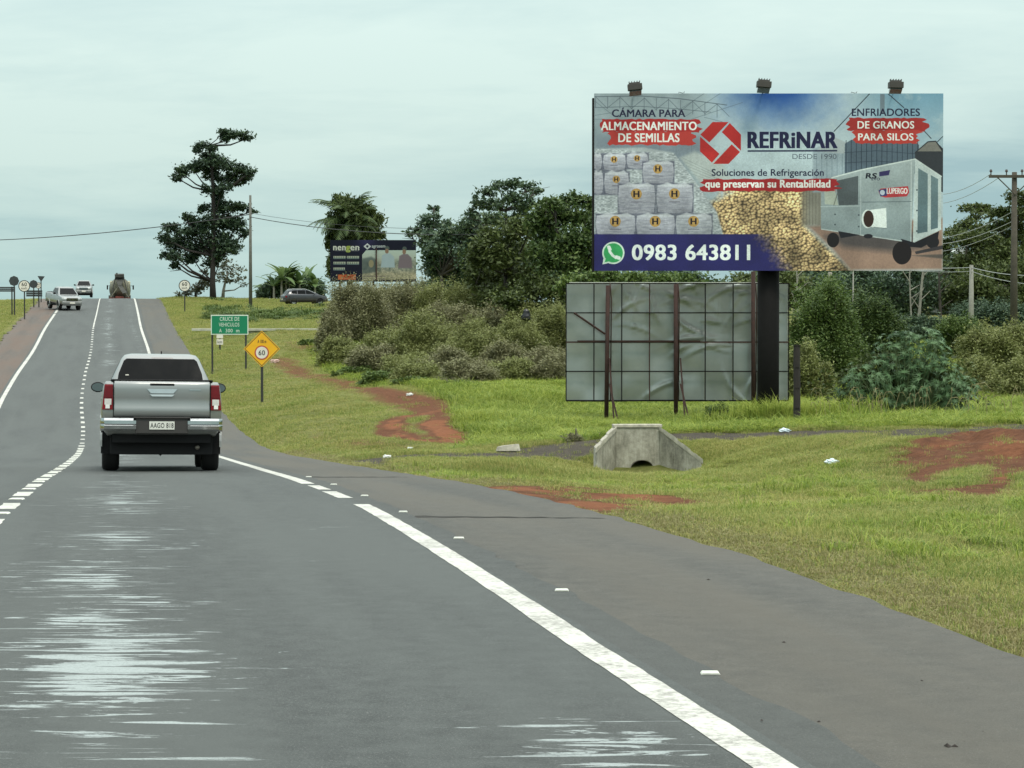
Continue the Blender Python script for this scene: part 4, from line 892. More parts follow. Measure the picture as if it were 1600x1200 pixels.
def yellow_sign():
    d = 88; t_, p, g0 = sgn('road_sign', 'yellow diamond road sign with a round 60 limit, on one dark post', 'sign', 408.5, 628, d)
    c_ = W(409, 545, d); cz = c_.z-g0; h = 28.5/FPX*d; cxo = c_.x-p.x
    def dia(s, y0, y1, mat, nm): m = MB(); m.prism_y([(cxo-s, cz), (cxo, cz-s), (cxo+s, cz), (cxo, cz+s)], y0, y1); return m.build(nm, mat, t_)
    dia(h, .0, .02, YEL, 'panel')
    # thin black border
    m = MB(); s1, s2 = h*.95, h*.905
    P1 = [(cxo-s1, cz), (cxo, cz-s1), (cxo+s1, cz), (cxo, cz+s1)]; P2 = [(cxo-s2, cz), (cxo, cz-s2), (cxo+s2, cz), (cxo, cz+s2)]
    for i in range(4):
        j = (i+1) % 4; m.add([(P1[i][0], -.003, P1[i][1]), (P1[j][0], -.003, P1[j][1]), (P2[j][0], -.003, P2[j][1]), (P2[i][0], -.003, P2[i][1])], [[0, 1, 2, 3]])
    m.build('border', BKT, t_)
    zc = W(409, 551, d).z-g0; r = 11.2/FPX*d
    m = MB(); m.disc_y((cxo, zc), r, -.006, -.001, 32); m.build('red_ring', REDM, t_); m = MB(); m.disc_y((cxo, zc), r*.83, -.010, -.006, 32); m.build('white_disc', WS, t_)
    def S(px, py): q = W(px, py, d); return q.x-p.x, q.z-g0
    xa, za = S(404, 555.2); xb, zb = S(414.2, 547.2); text_part('lettering', '60', xa, za, xb, zb, -.014, BKT, t_, .03)
    xa, za = S(402.5, 536.2); xb, zb = S(416, 530.6); text_part('lettering', 'A 100 m', xa, za, xb, zb, -.006, BKT, t_, .03)
    m = MB(); m.box((cxo, .06, (cz+.2)/2-.15), (.10, .07, cz+.5)); m.build('post', DARKPOST, t_, bevel=.006)
yellow_sign()
def round_sign(px, foot, cy, rpx, d, label, face=WS, group=None, txt='60', back=False, n=32, ring=None):
    t_, p, g0 = sgn('road_sign', label, 'sign', px, foot, d, group); c_ = W(px, cy, d); cz = c_.z-g0; r = rpx/FPX*d
    m = MB(); m.disc_y((0, cz), r, .0, .03, n); m.build('disc', SIGNB if back else BKT, t_)
    if not back:
        m = MB(); m.disc_y((0, cz), r*.86, -.006, -.001, n); m.build('face', face, t_)
        text_part('lettering', txt, -r*.45, cz-r*.02, r*.45, cz+r*.62, -.01, BKT, t_, .03); text_part('lettering', 'km/h', -r*.45, cz-r*.55, r*.45, cz-r*.18, -.01, BKT, t_, .02)
    zb = min(0, gz(p.x, d)-g0)-.3
    m = MB(); post_tube(m, 0, zb, cz+r*.5, .05, .08); m.build('post', DARKPOST, t_)
round_sign(288.5, 490, 446.5, 9.2, 170, 'round 60 speed limit sign on the right verge beside the tall tree')
round_sign(38, 490, 447, 9.2, 163, 'round white speed limit sign on the left verge, nearest of its cluster')
round_sign(22, 480, 439, 8, 178, 'dark octagonal sign seen from behind, leftmost on the left verge', back=True, n=8)
round_sign(52.5, 474, 444, 6.6, 195, 'small dark octagonal sign back behind the left speed limit sign', back=True, n=8)
round_sign(60, 474, 446, 5, 200, 'small pale round sign half hidden by the octagon back', txt='40')
def yield_back():
    d = 196; t_, p, g0 = sgn('road_sign', 'inverted triangle sign seen from behind at the hilltop on the left', 'sign', 64, 474, d)
    def S(px, py): q = W(px, py, d); return q.x-p.x, q.z-g0
    m = MB(); m.prism_y([S(64, 440.5), S(70, 431.8), S(66, 431.5), S(58.5, 431.2)], 0, .03); m.build('triangle', SIGNB, t_); m = MB(); post_tube(m, 0, -.3, S(64, 436)[1], .05, .08); m.build('post', DARKPOST, t_)
yield_back()
def panel_back(px0, px1, py0, py1, foot, d, posts, label):
    pc = (px0+px1)/2; t_, p, g0 = sgn('direction_board', label, 'sign', pc, foot, d); a = W(px0, py1, d); b = W(px1, py0, d)
    x0, x1, z0, z1 = a.x-p.x, b.x-p.x, a.z-g0, b.z-g0; k = 3
    for i in range(k): m = MB(); h_ = (z1-z0)/k; m.box(((x0+x1)/2, 0, z0+h_*(i+.5)), (x1-x0, .03, h_-.02)); m.build('plank', SIGNB, t_)
    for q in posts: x = W(q, foot, d).x-p.x; m = MB(); post_tube(m, x, -.4, z1, .055, -.06); m.build('post', DARKPOST, t_)
panel_back(-18, 22.5, 448, 456, 480, 172, (-12, 19, 23), 'long dark direction board seen from behind at the left edge')
panel_back(41, 66, 453.5, 463.5, 474, 185, (53, 61), 'small dark board seen from behind under the hilltop signs')
def km_post():
    d = 118; t_, p, g0 = sgn('marker_sign', 'two small white plates on a short post behind the green sign', 'sign', 343.5, 548, d)
    for y0, y1 in ((521, 528.5), (530, 538.5)):
        a = W(338.5, y1, d); b = W(348.5, y0, d); m = MB(); m.box((0, 0, (a.z+b.z)/2-g0), (b.x-a.x, .02, b.z-a.z)); m.build('plate', WS, t_)
    a = W(340, 536.5, d); b = W(347, 532, d); text_part('lettering', 'km', a.x-p.x, a.z-g0, b.x-p.x, b.z-g0, -.014, BKT, t_, .02)
    m = MB(); m.box((0, .05, W(343, 530, d).z/2-g0/2), (.09, .06, W(343, 530, d).z-g0+.3)); m.build('post', DARKPOST, t_)
km_post()
# ------------------------------------------------------------------ vehicles (local axes: x right, y forward from the tail, z up)
def paint(name, col, metal=.35, rough=.32):
    t = NT(name); ob = t.obj(); k = t.noise(2.5, 5, .6, ob); s = t.new('ShaderNodeSeparateXYZ'); t.l.new(ob, s.inputs[0])
    road = t.math('MULTIPLY', t.math('SUBTRACT', 1.0, t.math('DIVIDE', s.outputs[2], 1.0), clamp=True), t.math('MULTIPLY', k, .9))
    c = t.mix(road, tuple(col), (.16, .125, .095)); t.set(col=c, metal=metal, rough=t.math('ADD', rough, t.math('MULTIPLY', road, .5), clamp=True), coat=.5, coatr=.08); return t.mat
GLASS = M('tinted_glass', (.004, .0045, .005), .1, var=.1, spec=.12); CHROME = M('chrome', (.50, .51, .51), .14, 1, var=.06); REDL = M('tail_lens', (.20, .004, .008), .25, var=.1, coat=.15, spec=.3); CLRL = M('clear_lens', (.62, .60, .56), .2, var=.2, coat=.5)
HEADL = M('headlamp_lens', (.75, .78, .78), .1, .2, coat=.7); RIM = M('alloy_rim', (.45, .46, .46), .35, .7)
def mir(r): return r+[(-x, y, z) for x, y, z in reversed(r)]
def body_ring(y, hw, zb, zt, top=.93, bot=.9):
    h = zt-zb; return mir([(hw*.55, y, zb), (hw*bot, y, zb+.01), (hw*.985, y, zb+h*.16), (hw, y, zb+h*.42), (hw*.995, y, zb+h*.66), (hw*.975, y, zt-.10), (hw*.955, y, zt-.035), (hw*top, y, zt), (hw*.45, y, zt+.012)])
def cab_ring(z, hx, y0, y1, c=.10):
    return [(hx-c, y0, z), (hx-c*.3, y0+c*.3, z), (hx, y0+c, z), (hx, y1-c, z), (hx-c*.3, y1-c*.3, z), (hx-c, y1, z), (-hx+c, y1, z), (-hx+c*.3, y1-c*.3, z), (-hx, y1-c, z), (-hx, y0+c, z), (-hx+c*.3, y0+c*.3, z), (-hx+c, y0, z)]
def add_wheel(root, x, y, r, wd, side):
    m = MB(); o_ = side*wd/2
    m.wheel_x((x, y, r), [(-wd/2, r*.62), (-wd/2, r*.90), (-wd/2+.025, r*.985), (-wd*.2, r), (wd*.2, r), (wd/2-.025, r*.985), (wd/2, r*.90), (wd/2, r*.62)], 32)
    t_ = m.build('tyre', RUB, root, smooth=True)
    m = MB(); xo = x+side*(wd/2-.02); m.wheel_x((xo, y, r), [(-.12*side, r*.64), (0, r*.64), (0, r*.58), (-.03*side, r*.54), (-.05*side, .01)], 28)
    for k in range(6):
        a = k*math.pi/3; m.box((xo, y+math.cos(a)*r*.33, r+math.sin(a)*r*.33), (.03, r*.13, r*.5), Matrix.Rotation(a-math.pi/2, 3, 'X'))
    m.build('rim', RIM, t_, smooth=False)
def arch(root, x, y, r, side, mat):
    m = MB(); n_ = 16; vs = []; 
    for k in range(n_+1):
        a = math.pi*k/n_; 
        for rr_, xo in ((r*1.13, 0), (r*1.13, .035), (r*1.24, .035), (r*1.27, 0)): vs.append((x+side*xo, y-math.cos(a)*rr_, r*.95+math.sin(a)*rr_))
    fs = []
    for k in range(n_):
        for q in range(3): fs.append([k*4+q, k*4+q+1, (k+1)*4+q+1, (k+1)*4+q])
    m.add(vs, fs); m.build('arch_flare', mat, root)
    m = MB(); m.add([(x+side*.006, y-math.cos(math.pi*k/n_)*r*1.15, r*.95+math.sin(math.pi*k/n_)*r*1.15) for k in range(n_+1)], [list(range(n_+1))]); m.build('wheel_well', PLAST, root)
def quad_part(root, pts, name, mat, th=.0, off=(0, 0, 0)):
    m = MB(); m.add([Vector(p)+Vector(off) for p in pts], [list(range(len(pts)))]); return m.build(name, mat, root)
def pickup(label, col_mat, detail=True, group=None):
    t_ = thing('pickup_truck', label, 'pickup truck', group=group); HW = .925; LN = 5.3
    m = MB(); m.rings([body_ring(.10, HW*.955, .58, 1.315), body_ring(.16, HW*.985, .55, 1.335), body_ring(.5, HW, .52, 1.335), body_ring(1.70, HW, .50, 1.335), body_ring(1.78, HW, .48, 1.27), body_ring(3.6, HW, .46, 1.23), body_ring(4.15, HW*.985, .46, 1.18), body_ring(4.7, HW*.96, .46, 1.10), body_ring(5.05, HW*.90, .48, 1.03), body_ring(5.17, HW*.8, .55, .95)])
    m.build('body', col_mat, t_, smooth=True)
    m = MB(); m.rings([cab_ring(1.20, .82, 1.76, 4.05, .1), cab_ring(1.38, .79, 1.80, 3.80, .1), cab_ring(1.74, .62, 1.98, 3.30, .1), cab_ring(1.795, .575, 2.06, 3.20, .1), cab_ring(1.82, .49, 2.18, 3.05, .1)])
    m.build('cab', col_mat, t_, smooth=True).modifiers.new('e', 'EDGE_SPLIT').split_angle = R(50)
    # glass, a few mm proud of the cab faces
    def lerp(a, b, t): return a+(b-a)*t
    def rear(x, z): return (x, lerp(1.80, 1.98, (z-1.38)/.36)-.008, z)
    quad_part(t_, [rear(-.69, 1.34), rear(.69, 1.34), rear(.665, 1.50), rear(.585, 1.70), rear(.54, 1.735), rear(-.54, 1.735), rear(-.585, 1.70), rear(-.665, 1.50)], 'rear_window', GLASS)
    def front(x, z): return (x, lerp(4.05, 3.30, (z-1.20)/.54)+.03, z)
    quad_part(t_, [front(.72, 1.25), front(-.72, 1.25), front(-.55, 1.71), front(.55, 1.71)], 'windscreen', GLASS)
    for s in (-1, 1):
        def side(y, z): return (s*(lerp(.79, .62, (z-1.38)/.36)+.008), y, z)
        quad_part(t_, [side(1.98, 1.36), side(2.78, 1.34), side(2.78, 1.71), side(2.14, 1.71)], 'side_window', GLASS); quad_part(t_, [side(2.86, 1.34), side(3.72, 1.31), side(3.28, 1.70), side(2.86, 1.71)], 'side_window', GLASS)
    # lights in front
    m = MB(); m.box((0, 5.13, .86), (.95, .12, .24)); m.build('grille', PLAST, t_, bevel=.02)
    for z in (.94, .88, .80): m = MB(); m.box((0, 5.20, z), (.9, .03, .022)); m.build('grille_bar', CHROME, t_)
    for s in (-1, 1):
        m = MB(); m.box((s*.64, 5.04, .93), (.34, .20, .15), Matrix.Rotation(-s*.45, 3, 'Z')); m.build('headlight', HEADL, t_, bevel=.03)
        m = MB(); m.box((s*.62, 5.13, .62), (.2, .1, .1)); m.build('fog_lamp', HEADL, t_, bevel=.02)
    m = MB(); m.box((0, 5.14, .60), (1.62, .22, .24)); m.box((0, 5.10, .44), (1.5, .2, .12)); m.build('front_bumper', col_mat, t_, bevel=.05)
    m = MB(); m.box((0, 5.26, .60), (.42, .02, .13)); m.build('front_plate', WS, t_)
    for s in (-1, 1):
        m = MB(); m.box((s*.915, 3.45, 1.27), (.14, .05, .05)); m.build('mirror_arm', PLAST, t_)
        m = MB(); c_ = Vector((s*1.005, 3.44, 1.31)); rg = []
        for yy, sc_ in ((-.07, .92), (-.06, 1.0), (.03, .92), (.10, .5)): rg.append([(c_.x+math.cos(a)*.115*sc_*(1.05 if math.cos(a)*s > 0 else .95), c_.y+yy, c_.z+math.sin(a)*.085*sc_) for a in [2*math.pi*k/14 for k in range(14)]])
        m.rings(rg); mm = m.build('mirror', PLAST, t_, smooth=True)
        m = MB(); m.add([(c_.x+math.cos(a)*.105, c_.y-.074, c_.z+math.sin(a)*.067) for a in [2*math.pi*k/14 for k in range(14)]], [list(range(14))]); m.build('mirror_glass', M('mirror_glass', (.16, .18, .18), .15, .9, var=.1), mm)
        for y in (1.15, 4.15): add_wheel(t_, s*.775, y, .385, .265, s); arch(t_, s*.905, y, .385, s, PLAST if False else col_mat)
        m = MB(); m.box((s*.86, 2.65, .42), (.16, 1.7, .05)); m.build('side_step', PLAST, t_, bevel=.015)
        m = MB(); m.box((s*.772, .72, .46), (.30, .015, .40)); m.build('mud_flap', PLAST, t_)
        for y in (2.05, 2.95): m = MB(); m.box((s*.925, y, 1.10), (.03, .2, .035)); m.build('door_handle', CHROME if detail else col_mat, t_, bevel=.008)
    # underside
    m = MB(); m.box((0, .62, .50), (1.50, .9, .14)); m.box((0, 2.6, .42), (1.3, 3.6, .12)); m.build('chassis', PLAST, t_)
    m = MB(); m.tube([(-.75, 1.15, .385), (-.12, 1.15, .385), (0, 1.15, .37), (.12, 1.15, .385), (.75, 1.15, .385)], [.05, .05, .15, .05, .05], 10); m.build('rear_axle', PLAST, t_, smooth=True)
    m = MB(); m.tube([(.55, .28, .36), (.55, .55, .37), (.52, 1.6, .40)], .036, 8); m.build('exhaust', M('exhaust_steel', (.25, .22, .19), .5, .7), t_, smooth=True)
    m = MB(); m.box((0, .95, .50), (.55, .6, .16)); m.build('spare_wheel', RUB, t_, bevel=.05)
    m = MB(); m.box((0, .36, .42), (1.56, .05, .34)); m.build('rear_valance', PLAST, t_, bevel=.01)
    # tail
    pts = lambda y, e=0: [(-.725+e, y, .82+e), (.725-e, y, .82+e), (.725-e, y, 1.372-e), (-.725+e, y, 1.372-e)]
    m = MB(); prof = [(.055, .815), (.030, .86), (.038, .95), (.055, 1.0), (.045, 1.09), (.034, 1.22), (.040, 1.29), (.055, 1.328), (.085, 1.342)]
    xs = [-.722, -.70, -.35, 0, .35, .70, .722]
    rings_ = [[(x, p[0]+(.012 if abs(x) > .71 else 0)-(.006*math.cos(x*2)), p[1]) for p in prof]+[(x, .12, 1.342), (x, .12, .815)] for x in xs]
    m.rings(rings_); m.build('tailgate', col_mat, t_, smooth=True).modifiers.new('e', 'EDGE_SPLIT').split_angle = R(60)
    m = MB(); m.box((0, .045, 1.29), (.37, .03, .035)); m.build('handle_recess', PLAST, t_, bevel=.006)
    m = MB(); m.add([(-.23, .018, 1.225), (.23, .018, 1.225), (.17, .012, 1.16), (-.17, .012, 1.16), (-.23, .045, 1.225), (.23, .045, 1.225), (.17, .04, 1.16), (-.17, .04, 1.16)], [[0, 1, 2, 3], [0, 4, 5, 1], [1, 5, 6, 2], [2, 6, 7, 3], [3, 7, 4, 0]]); m.build('tailgate_handle', CHROME, t_)
    m = MB(); m.add([(-.19, .018, 1.145), (.19, .018, 1.145), (.15, .014, 1.115), (-.15, .014, 1.115)], [[0, 1, 2, 3]]); m.build('handle_trim', CHROME, t_)
    m = MB(); m.box((0, .11, 1.356), (1.54, .05, .022)); m.box((0, .95, 1.352), (1.56, 1.66, .02)); m.build('bed_cover', PLAST, t_, bevel=.01)
    for s in (-1, 1):
        m = MB(); m.box((s*.734, .062, 1.07), (.012, .01, .53)); m.build('panel_gap', PLAST, t_)
        x0, x1 = s*.745, s*.905
        def tl(z0, z1, y0, nm, mt, par, xa=x0, xb=x1, tap=0): 
            m_ = MB(); m_.add([(xa, y0-.005, z0), (xb, y0+.012, z0), (xb-s*tap, y0+.012, z1), (xa, y0-.005, z1), (xa, y0+.2, z0), (xb+s*.01, y0+.25, z0), (xb-s*tap+s*.01, y0+.25, z1), (xa, y0+.2, z1)], [[0, 1, 2, 3], [1, 5, 6, 2], [3, 2, 6, 7], [0, 4, 5, 1]]); return m_.build(nm, mt, par, bevel=.004)
        h_ = tl(.915, 1.29, .075, 'taillight', REDL, t_, tap=.035)
        tl(1.09, 1.27, .066, 'upper_lens', M('tail_lens_deep', (.13, .002, .006), .25, var=.3, coat=.15, spec=.3), h_, x0+s*.012, x1-s*.015, .02)
        tl(.985, 1.075, .068, 'turn_lens', CLRL, h_, x0+s*.02, x1-s*.035)
        tl(.93, .985, .064, 'reverse_lens', M('reverse_lens', (.80, .80, .76), .15, coat=.6), h_, x0+s*.045, x1-s*.05)
        # chrome bumper corners
        m = MB(); pf = [(-.02, .60), (-.06, .63), (-.065, .68), (-.045, .70), (-.06, .71), (-.06, .755), (-.02, .79)]
        rg = []
        for x, yy in ((.39, .01), (.50, 0), (.75, .015), (.87, .06), (.925, .14), (.935, .40)): rg.append([(s*x, yy+p[0]*(1 if x < .9 else .5), p[1]) for p in pf])
        m.rings(rg, cap=False); m.build('chrome_bumper', CHROME, t_, smooth=True).modifiers.new('e', 'EDGE_SPLIT').split_angle = R(30)
    m = MB(); m.box((0, .0, .675), (.80, .06, .22)); m.box((0, -.02, .80), (.86, .08, .02)); m.box((0, .12, .79), (1.5, .12, .05)); m.build('bumper_step', M('bumper_plastic', (.035, .032, .03), .7), t_, bevel=.01)
    m = MB(); m.box((-.0, -.035, .685), (.38, .012, .12)); m.build('licence_plate', M('plate_white', (.66, .66, .60), .5, var=.06), t_)
    text_part('plate_lettering', 'AAGO 818', -.175, .648, .175, .722, -.044, BKT, t_, .02)
    m = MB(); m.box((0, .06, .812), (1.47, .01, .014)); m.build('panel_gap', PLAST, t_)
    m = MB(); m.box((.03, 2.0, 1.742), (.34, .03, .02)); m.build('brake_light', M('brake_lamp', (.45, .32, .30), .3), t_)
    m = MB(); m.box((-.53, 1.826, 1.475), (.055, .004, .018)); m.build('window_sticker', WS, t_)
    m = MB(); m.tube([(.02, 2.35, 1.815), (.02, 2.32, 1.865)], .010, 6); m.build('antenna', PLAST, t_)
    m = MB(); m.box((.50, .028, 1.215), (.18, .006, .014)); m.build('badge', CHROME, t_)
    return t_
SILV = paint('silver_paint', (.29, .30, .295), .6, .30); WPAINT = paint('white_paint', (.62, .63, .60), .1, .3)
PK = pickup('silver double cab pickup seen from behind, driving ahead on the right lane', SILV)
def place(o, d, u, head, roll=0, dz=0, y_first=True):
    x = float(xroad(d))+u; z = float(zroad(d))+dz; e = 1.0; sl = (float(zroad(d+e))-float(zroad(d-e)))/2
    hd = Vector((float(xroad(d+e)-xroad(d-e))/2, 1, 0)); yaw = math.atan2(-hd.x, hd.y)+head
    pitch = math.atan(sl*math.cos(head)); 
    o.rotation_mode = 'XYZ'; o.rotation_euler = (pitch, roll, yaw); o.location = (x, d, z)
pc = W(256, 733, 34.6)
d0 = 33.3; place(PK, d0, float(W(257, 700, 33.6).x-xroad(d0)), 0, R(.8)); PK.scale = (1.0, 1.0, 1.035)
PK2 = copy_tree(PK); PK2['label'] = 'silver pickup on the left shoulder turning out onto the road, front three quarter view'
P3 = copy_tree(PK); P3['label'] = 'small white pickup cresting the hill in the left lane'
P3['label'] = 'silver pickup farthest away, cresting the hill in the left lane'
def put(o, px, d, head, zpix=None, roll=0, ycen=2.65):
    c_ = W(px, 470, d); a = head; off = Vector((-math.sin(a)*ycen, math.cos(a)*ycen, 0)); u = c_.x-float(xroad(d))
    z = float(zroad(d)) if SHL-.5 < u < float(shr(d)) else gz(c_.x, d)
    if zpix is not None: z = W(px, zpix, d).z
    sl = (float(zroad(d+2))-float(zroad(d-2)))/4*math.cos(a)
    o.rotation_euler = (math.atan(sl), roll, a); o.location = (c_.x-off.x, d-off.y, z-sl*ycen)
put(PK2, 100, 180, R(180-10.5+37))
put(P3, 131.5, 243, R(180+10), 464.5)
def suv():
    t_ = thing('parked_car', 'dark grey hatchback with pale roof rails on the grassy hill beside the bushes', 'car')
    DK = paint('dark_grey_paint', (.028, .034, .042), .4, .3); HW = .86
    m = MB(); m.rings([body_ring(.0, HW*.86, .48, .86), body_ring(.06, HW*.94, .34, .96), body_ring(.45, HW, .28, 1.02), body_ring(1.2, HW, .26, 1.0), body_ring(2.9, HW, .26, .97), body_ring(3.4, HW*.98, .27, .92), body_ring(3.95, HW*.93, .30, .80), body_ring(4.18, HW*.82, .36, .66)]); m.build('body', DK, t_, smooth=True)
    m = MB(); m.rings([cab_ring(.93, .80, .10, 3.35, .1), cab_ring(1.02, .785, .18, 3.18, .1), cab_ring(1.42, .62, .50, 2.25, .1), cab_ring(1.47, .56, .62, 2.1, .1)]); m.build('cabin', DK, t_, smooth=True).modifiers.new('e', 'EDGE_SPLIT').split_angle = R(50)
    def lerp(a, b, t): return a+(b-a)*t
    for s in (-1, 1):
        def side(y, z): return (s*(lerp(.785, .62, (z-1.02)/.40)+.008), y, z)
        quad_part(t_, [side(.55, 1.10), side(1.15, 1.04), side(1.15, 1.39), side(.68, 1.36)], 'side_window', GLASS); quad_part(t_, [side(1.2, 1.04), side(1.95, 1.03), side(1.95, 1.39), side(1.2, 1.39)], 'side_window', GLASS); quad_part(t_, [side(2.0, 1.03), side(2.95, 1.03), side(2.2, 1.38), side(2.0, 1.39)], 'side_window', GLASS)
        for y in (.78, 3.35): add_wheel(t_, s*.74, y, .31, .2, s); arch(t_, s*.845, y, .31, s, DK)
        m = MB(); m.box((s*.72, .02+.05, .80), (.22, .14, .16)); m.build('taillight', REDL, t_, bevel=.02); m = MB(); m.box((s*.62, 4.08, .62), (.26, .16, .12)); m.build('headlight', HEADL, t_, bevel=.02)
        m = MB(); m.tube([(s*.56, .6, 1.47), (s*.57, .75, 1.52), (s*.57, 2.0, 1.50), (s*.56, 2.15, 1.45), (s*.66, 3.0, 1.1)], .018, 6); m.build('roof_rail', M('rail_alloy', (.6, .62, .6), .35, .6), t_)
        m = MB(); m.box((s*.93, 2.75, 1.02), (.16, .1, .1)); m.build('mirror', DK, t_, bevel=.02)
        m = MB(); m.box((s*.868, 2.0, .42), (.02, 2.0, .05)); m.build('sill_trim', PLAST, t_)
    quad_part(t_, [(-.62, .195, 1.04), (.62, .195, 1.04), (.52, .46, 1.39), (-.52, .46, 1.39)], 'rear_window', GLASS, off=(0, -.012, 0)); quad_part(t_, [(.68, 3.18, 1.03), (-.68, 3.18, 1.03), (-.54, 2.28, 1.40), (.54, 2.28, 1.40)], 'windscreen', GLASS, off=(0, .03, .01))
    m = MB(); m.box((0, -.01, .44), (1.5, .14, .2)); m.build('rear_bumper', DK, t_, bevel=.03); m = MB(); m.box((0, -.085, .58), (.4, .012, .12)); m.build('licence_plate', WS, t_)
    return t_
S1 = suv(); put(S1, 476, 203, R(-66), None, 0, 2.1); S1.location.z = W(476, 477.5, 203).z
def mixer():
    t_ = thing('mixer_truck', 'concrete mixer truck seen from behind at the top of the hill', 'truck')
    CREAMP = paint('cream_cab_paint', (.50, .47, .34), .05, .45); DR = M('drum_paint', (.22, .21, .15), .7, var=.35, scale=1.2); GR = M('cement_dirty_steel', (.075, .075, .068), .8, var=.4, scale=3, bump=.3); RDF = M('red_frame', (.16, .035, .025), .7, var=.3)
    m = MB(); m.box((0, 6.9, 1.75), (2.3, 1.9, 2.3)); m.build('cab', CREAMP, t_, bevel=.12)
    m = MB(); m.box((0, 5.93, 2.3), (1.6, .02, .7)); m.build('cab_window', GLASS, t_)
    m = MB(); m.box((0, 3.4, .92), (.9, 7.0, .25)); m.build('chassis', RDF, t_)
    prof = [(.9, .55), (1.2, .85), (2.4, 1.12), (3.8, 1.18), (4.8, .95), (5.5, .55)]; rg = []
    for y, r in prof: rg.append([(math.cos(a)*r, y, 2.02-(y-2.4)*.13+math.sin(a)*r) for a in [2*math.pi*k/26 for k in range(26)]])
    m = MB(); m.rings(rg); m.build('drum', DR, t_, smooth=True)
    m = MB(); 
    for k in range(5):
        y = 1.5+k*.8; r = np.interp(y, [p[0] for p in prof], [p[1] for p in prof])+.02; zc = 2.02-(y-2.4)*.13; m.tube([(math.cos(a)*r, y+a*.1, zc+math.sin(a)*r) for a in [2*math.pi*q/26 for q in range(27)]], .03, 4)
    m.build('drum_rib', GR, t_)
    m = MB(); m.rings([[(-.5, .3, 3.15), (.5, .3, 3.15), (.5, 1.1, 3.25), (-.5, 1.1, 3.25)], [(-.55, .25, 3.45), (.5, .2, 3.5), (.45, 1.2, 3.6), (-.5, 1.2, 3.6)]]); m.box((-.3, .4, 3.55), (.16, .1, .2)); m.build('hopper', GR, t_)
    m = MB(); m.rings([[(-.45, .5, 2.9), (.45, .5, 2.9), (.55, .9, 3.2), (-.55, .9, 3.2)], [(-.2, .05, 2.3), (.2, .05, 2.3), (.25, .4, 2.35), (-.25, .4, 2.35)]]); m.build('discharge_funnel', GR, t_)
    m = MB(); m.rings([[(-.25, .0, 2.25), (.25, 0, 2.25), (.2, .3, 2.2), (-.2, .3, 2.2)], [(.35, -.5, 1.35), (.85, -.4, 1.45), (.8, -.1, 1.4), (.4, -.2, 1.3)]]); m.build('chute', GR, t_)
    for s in (-1, 1):
        m = MB(); m.tube([(s*.85, .6, 1.0), (s*.7, .5, 2.1), (s*.45, .5, 3.1)], .07, 6); m.build('drum_frame', GR, t_)
        m = MB(); m.tube([(s*1.0, .3, .9), (s*.2, .2, 2.0)], .05, 6); m.build('ladder', DR, t_)
        for y in (1.5, 2.85, 6.9):
            add_wheel(t_, s*.95, y, .5, .45, s)
        m = MB(); m.box((s*.93, 1.3, 1.12), (.58, 1.6, .05)); m.box((s*.93, .5, .95), (.58, .03, .4)); m.build('mudguard', GR, t_)
        m = MB(); m.box((s*.95, .40, .82), (.3, .05, .16)); m.build('taillight', REDL, t_)
        m = MB(); m.tube([(s*1.15, 7.6, 2.4), (s*1.42, 7.7, 2.35)], .025, 5); m.build('mirror_arm', PLAST, t_); m = MB(); m.box((s*1.46, 7.7, 2.2), (.16, .06, .5)); m.build('mirror', PLAST, t_, bevel=.02)
        m = MB(); m.box((s*1.0, 5.2, 2.1), (.06, .5, 1.7)); m.build('water_tank', CREAMP, t_)
    m = MB(); m.box((0, .35, .78), (2.3, .12, .2)); m.build('rear_bumper', RDF, t_); m = MB(); m.box((0, .28, .95), (.5, .02, .15)); m.build('licence_plate', WS, t_)
    return t_
MX = mixer(); put(MX, 187, 243, R(9.6), None, 0, 0.3); MX.location.z = W(187, 474, 243).z-.25
# ------------------------------------------------------------------ vegetation
BARK = M('bark', (.045, .038, .03), .9, var=.35, scale=4, bump=.6); BARKP = M('pale_bark', (.24, .23, .19), .85, var=.3, scale=3, bump=.4); TWIG = M('grey_twigs', (.12, .105, .075), .9, var=.3)
F_DARK = foliage('leaf_dark_green', (.030, .042, .014), (.055, .074, .022), (.092, .112, .034), .25)
F_FAR = foliage('leaf_haze_tinted', (.03, .052, .034), (.05, .08, .045), (.085, .115, .06), .2)  # distance haze is tinted into this leaf colour
F_TALL = foliage('leaf_tall_tree', (.014, .026, .016), (.024, .042, .024), (.048, .074, .034), .2, g=1.8)
F_MID = foliage('leaf_mid_green', (.035, .062, .016), (.07, .105, .026), (.115, .15, .04), .25)
F_OLIVE = foliage('leaf_olive_scrub', (.095, .105, .036), (.13, .142, .050), (.165, .178, .068), .3, pscale=1.2, g=1.8)
F_BROWN = foliage('leaf_brownish_scrub', (.085, .084, .042), (.112, .110, .056), (.14, .138, .072), .25, pscale=1.2, g=2.0)
F_CAST = foliage('leaf_castor', (.026, .054, .022), (.05, .092, .038), (.13, .18, .10), .2, .45, pscale=.8, g=1.9)
F_PALM = foliage('leaf_palm', (.025, .042, .016), (.05, .078, .026), (.095, .12, .045), .2)
F_BAN = foliage('leaf_banana', (.05, .085, .028), (.085, .13, .045), (.15, .19, .08), .3)
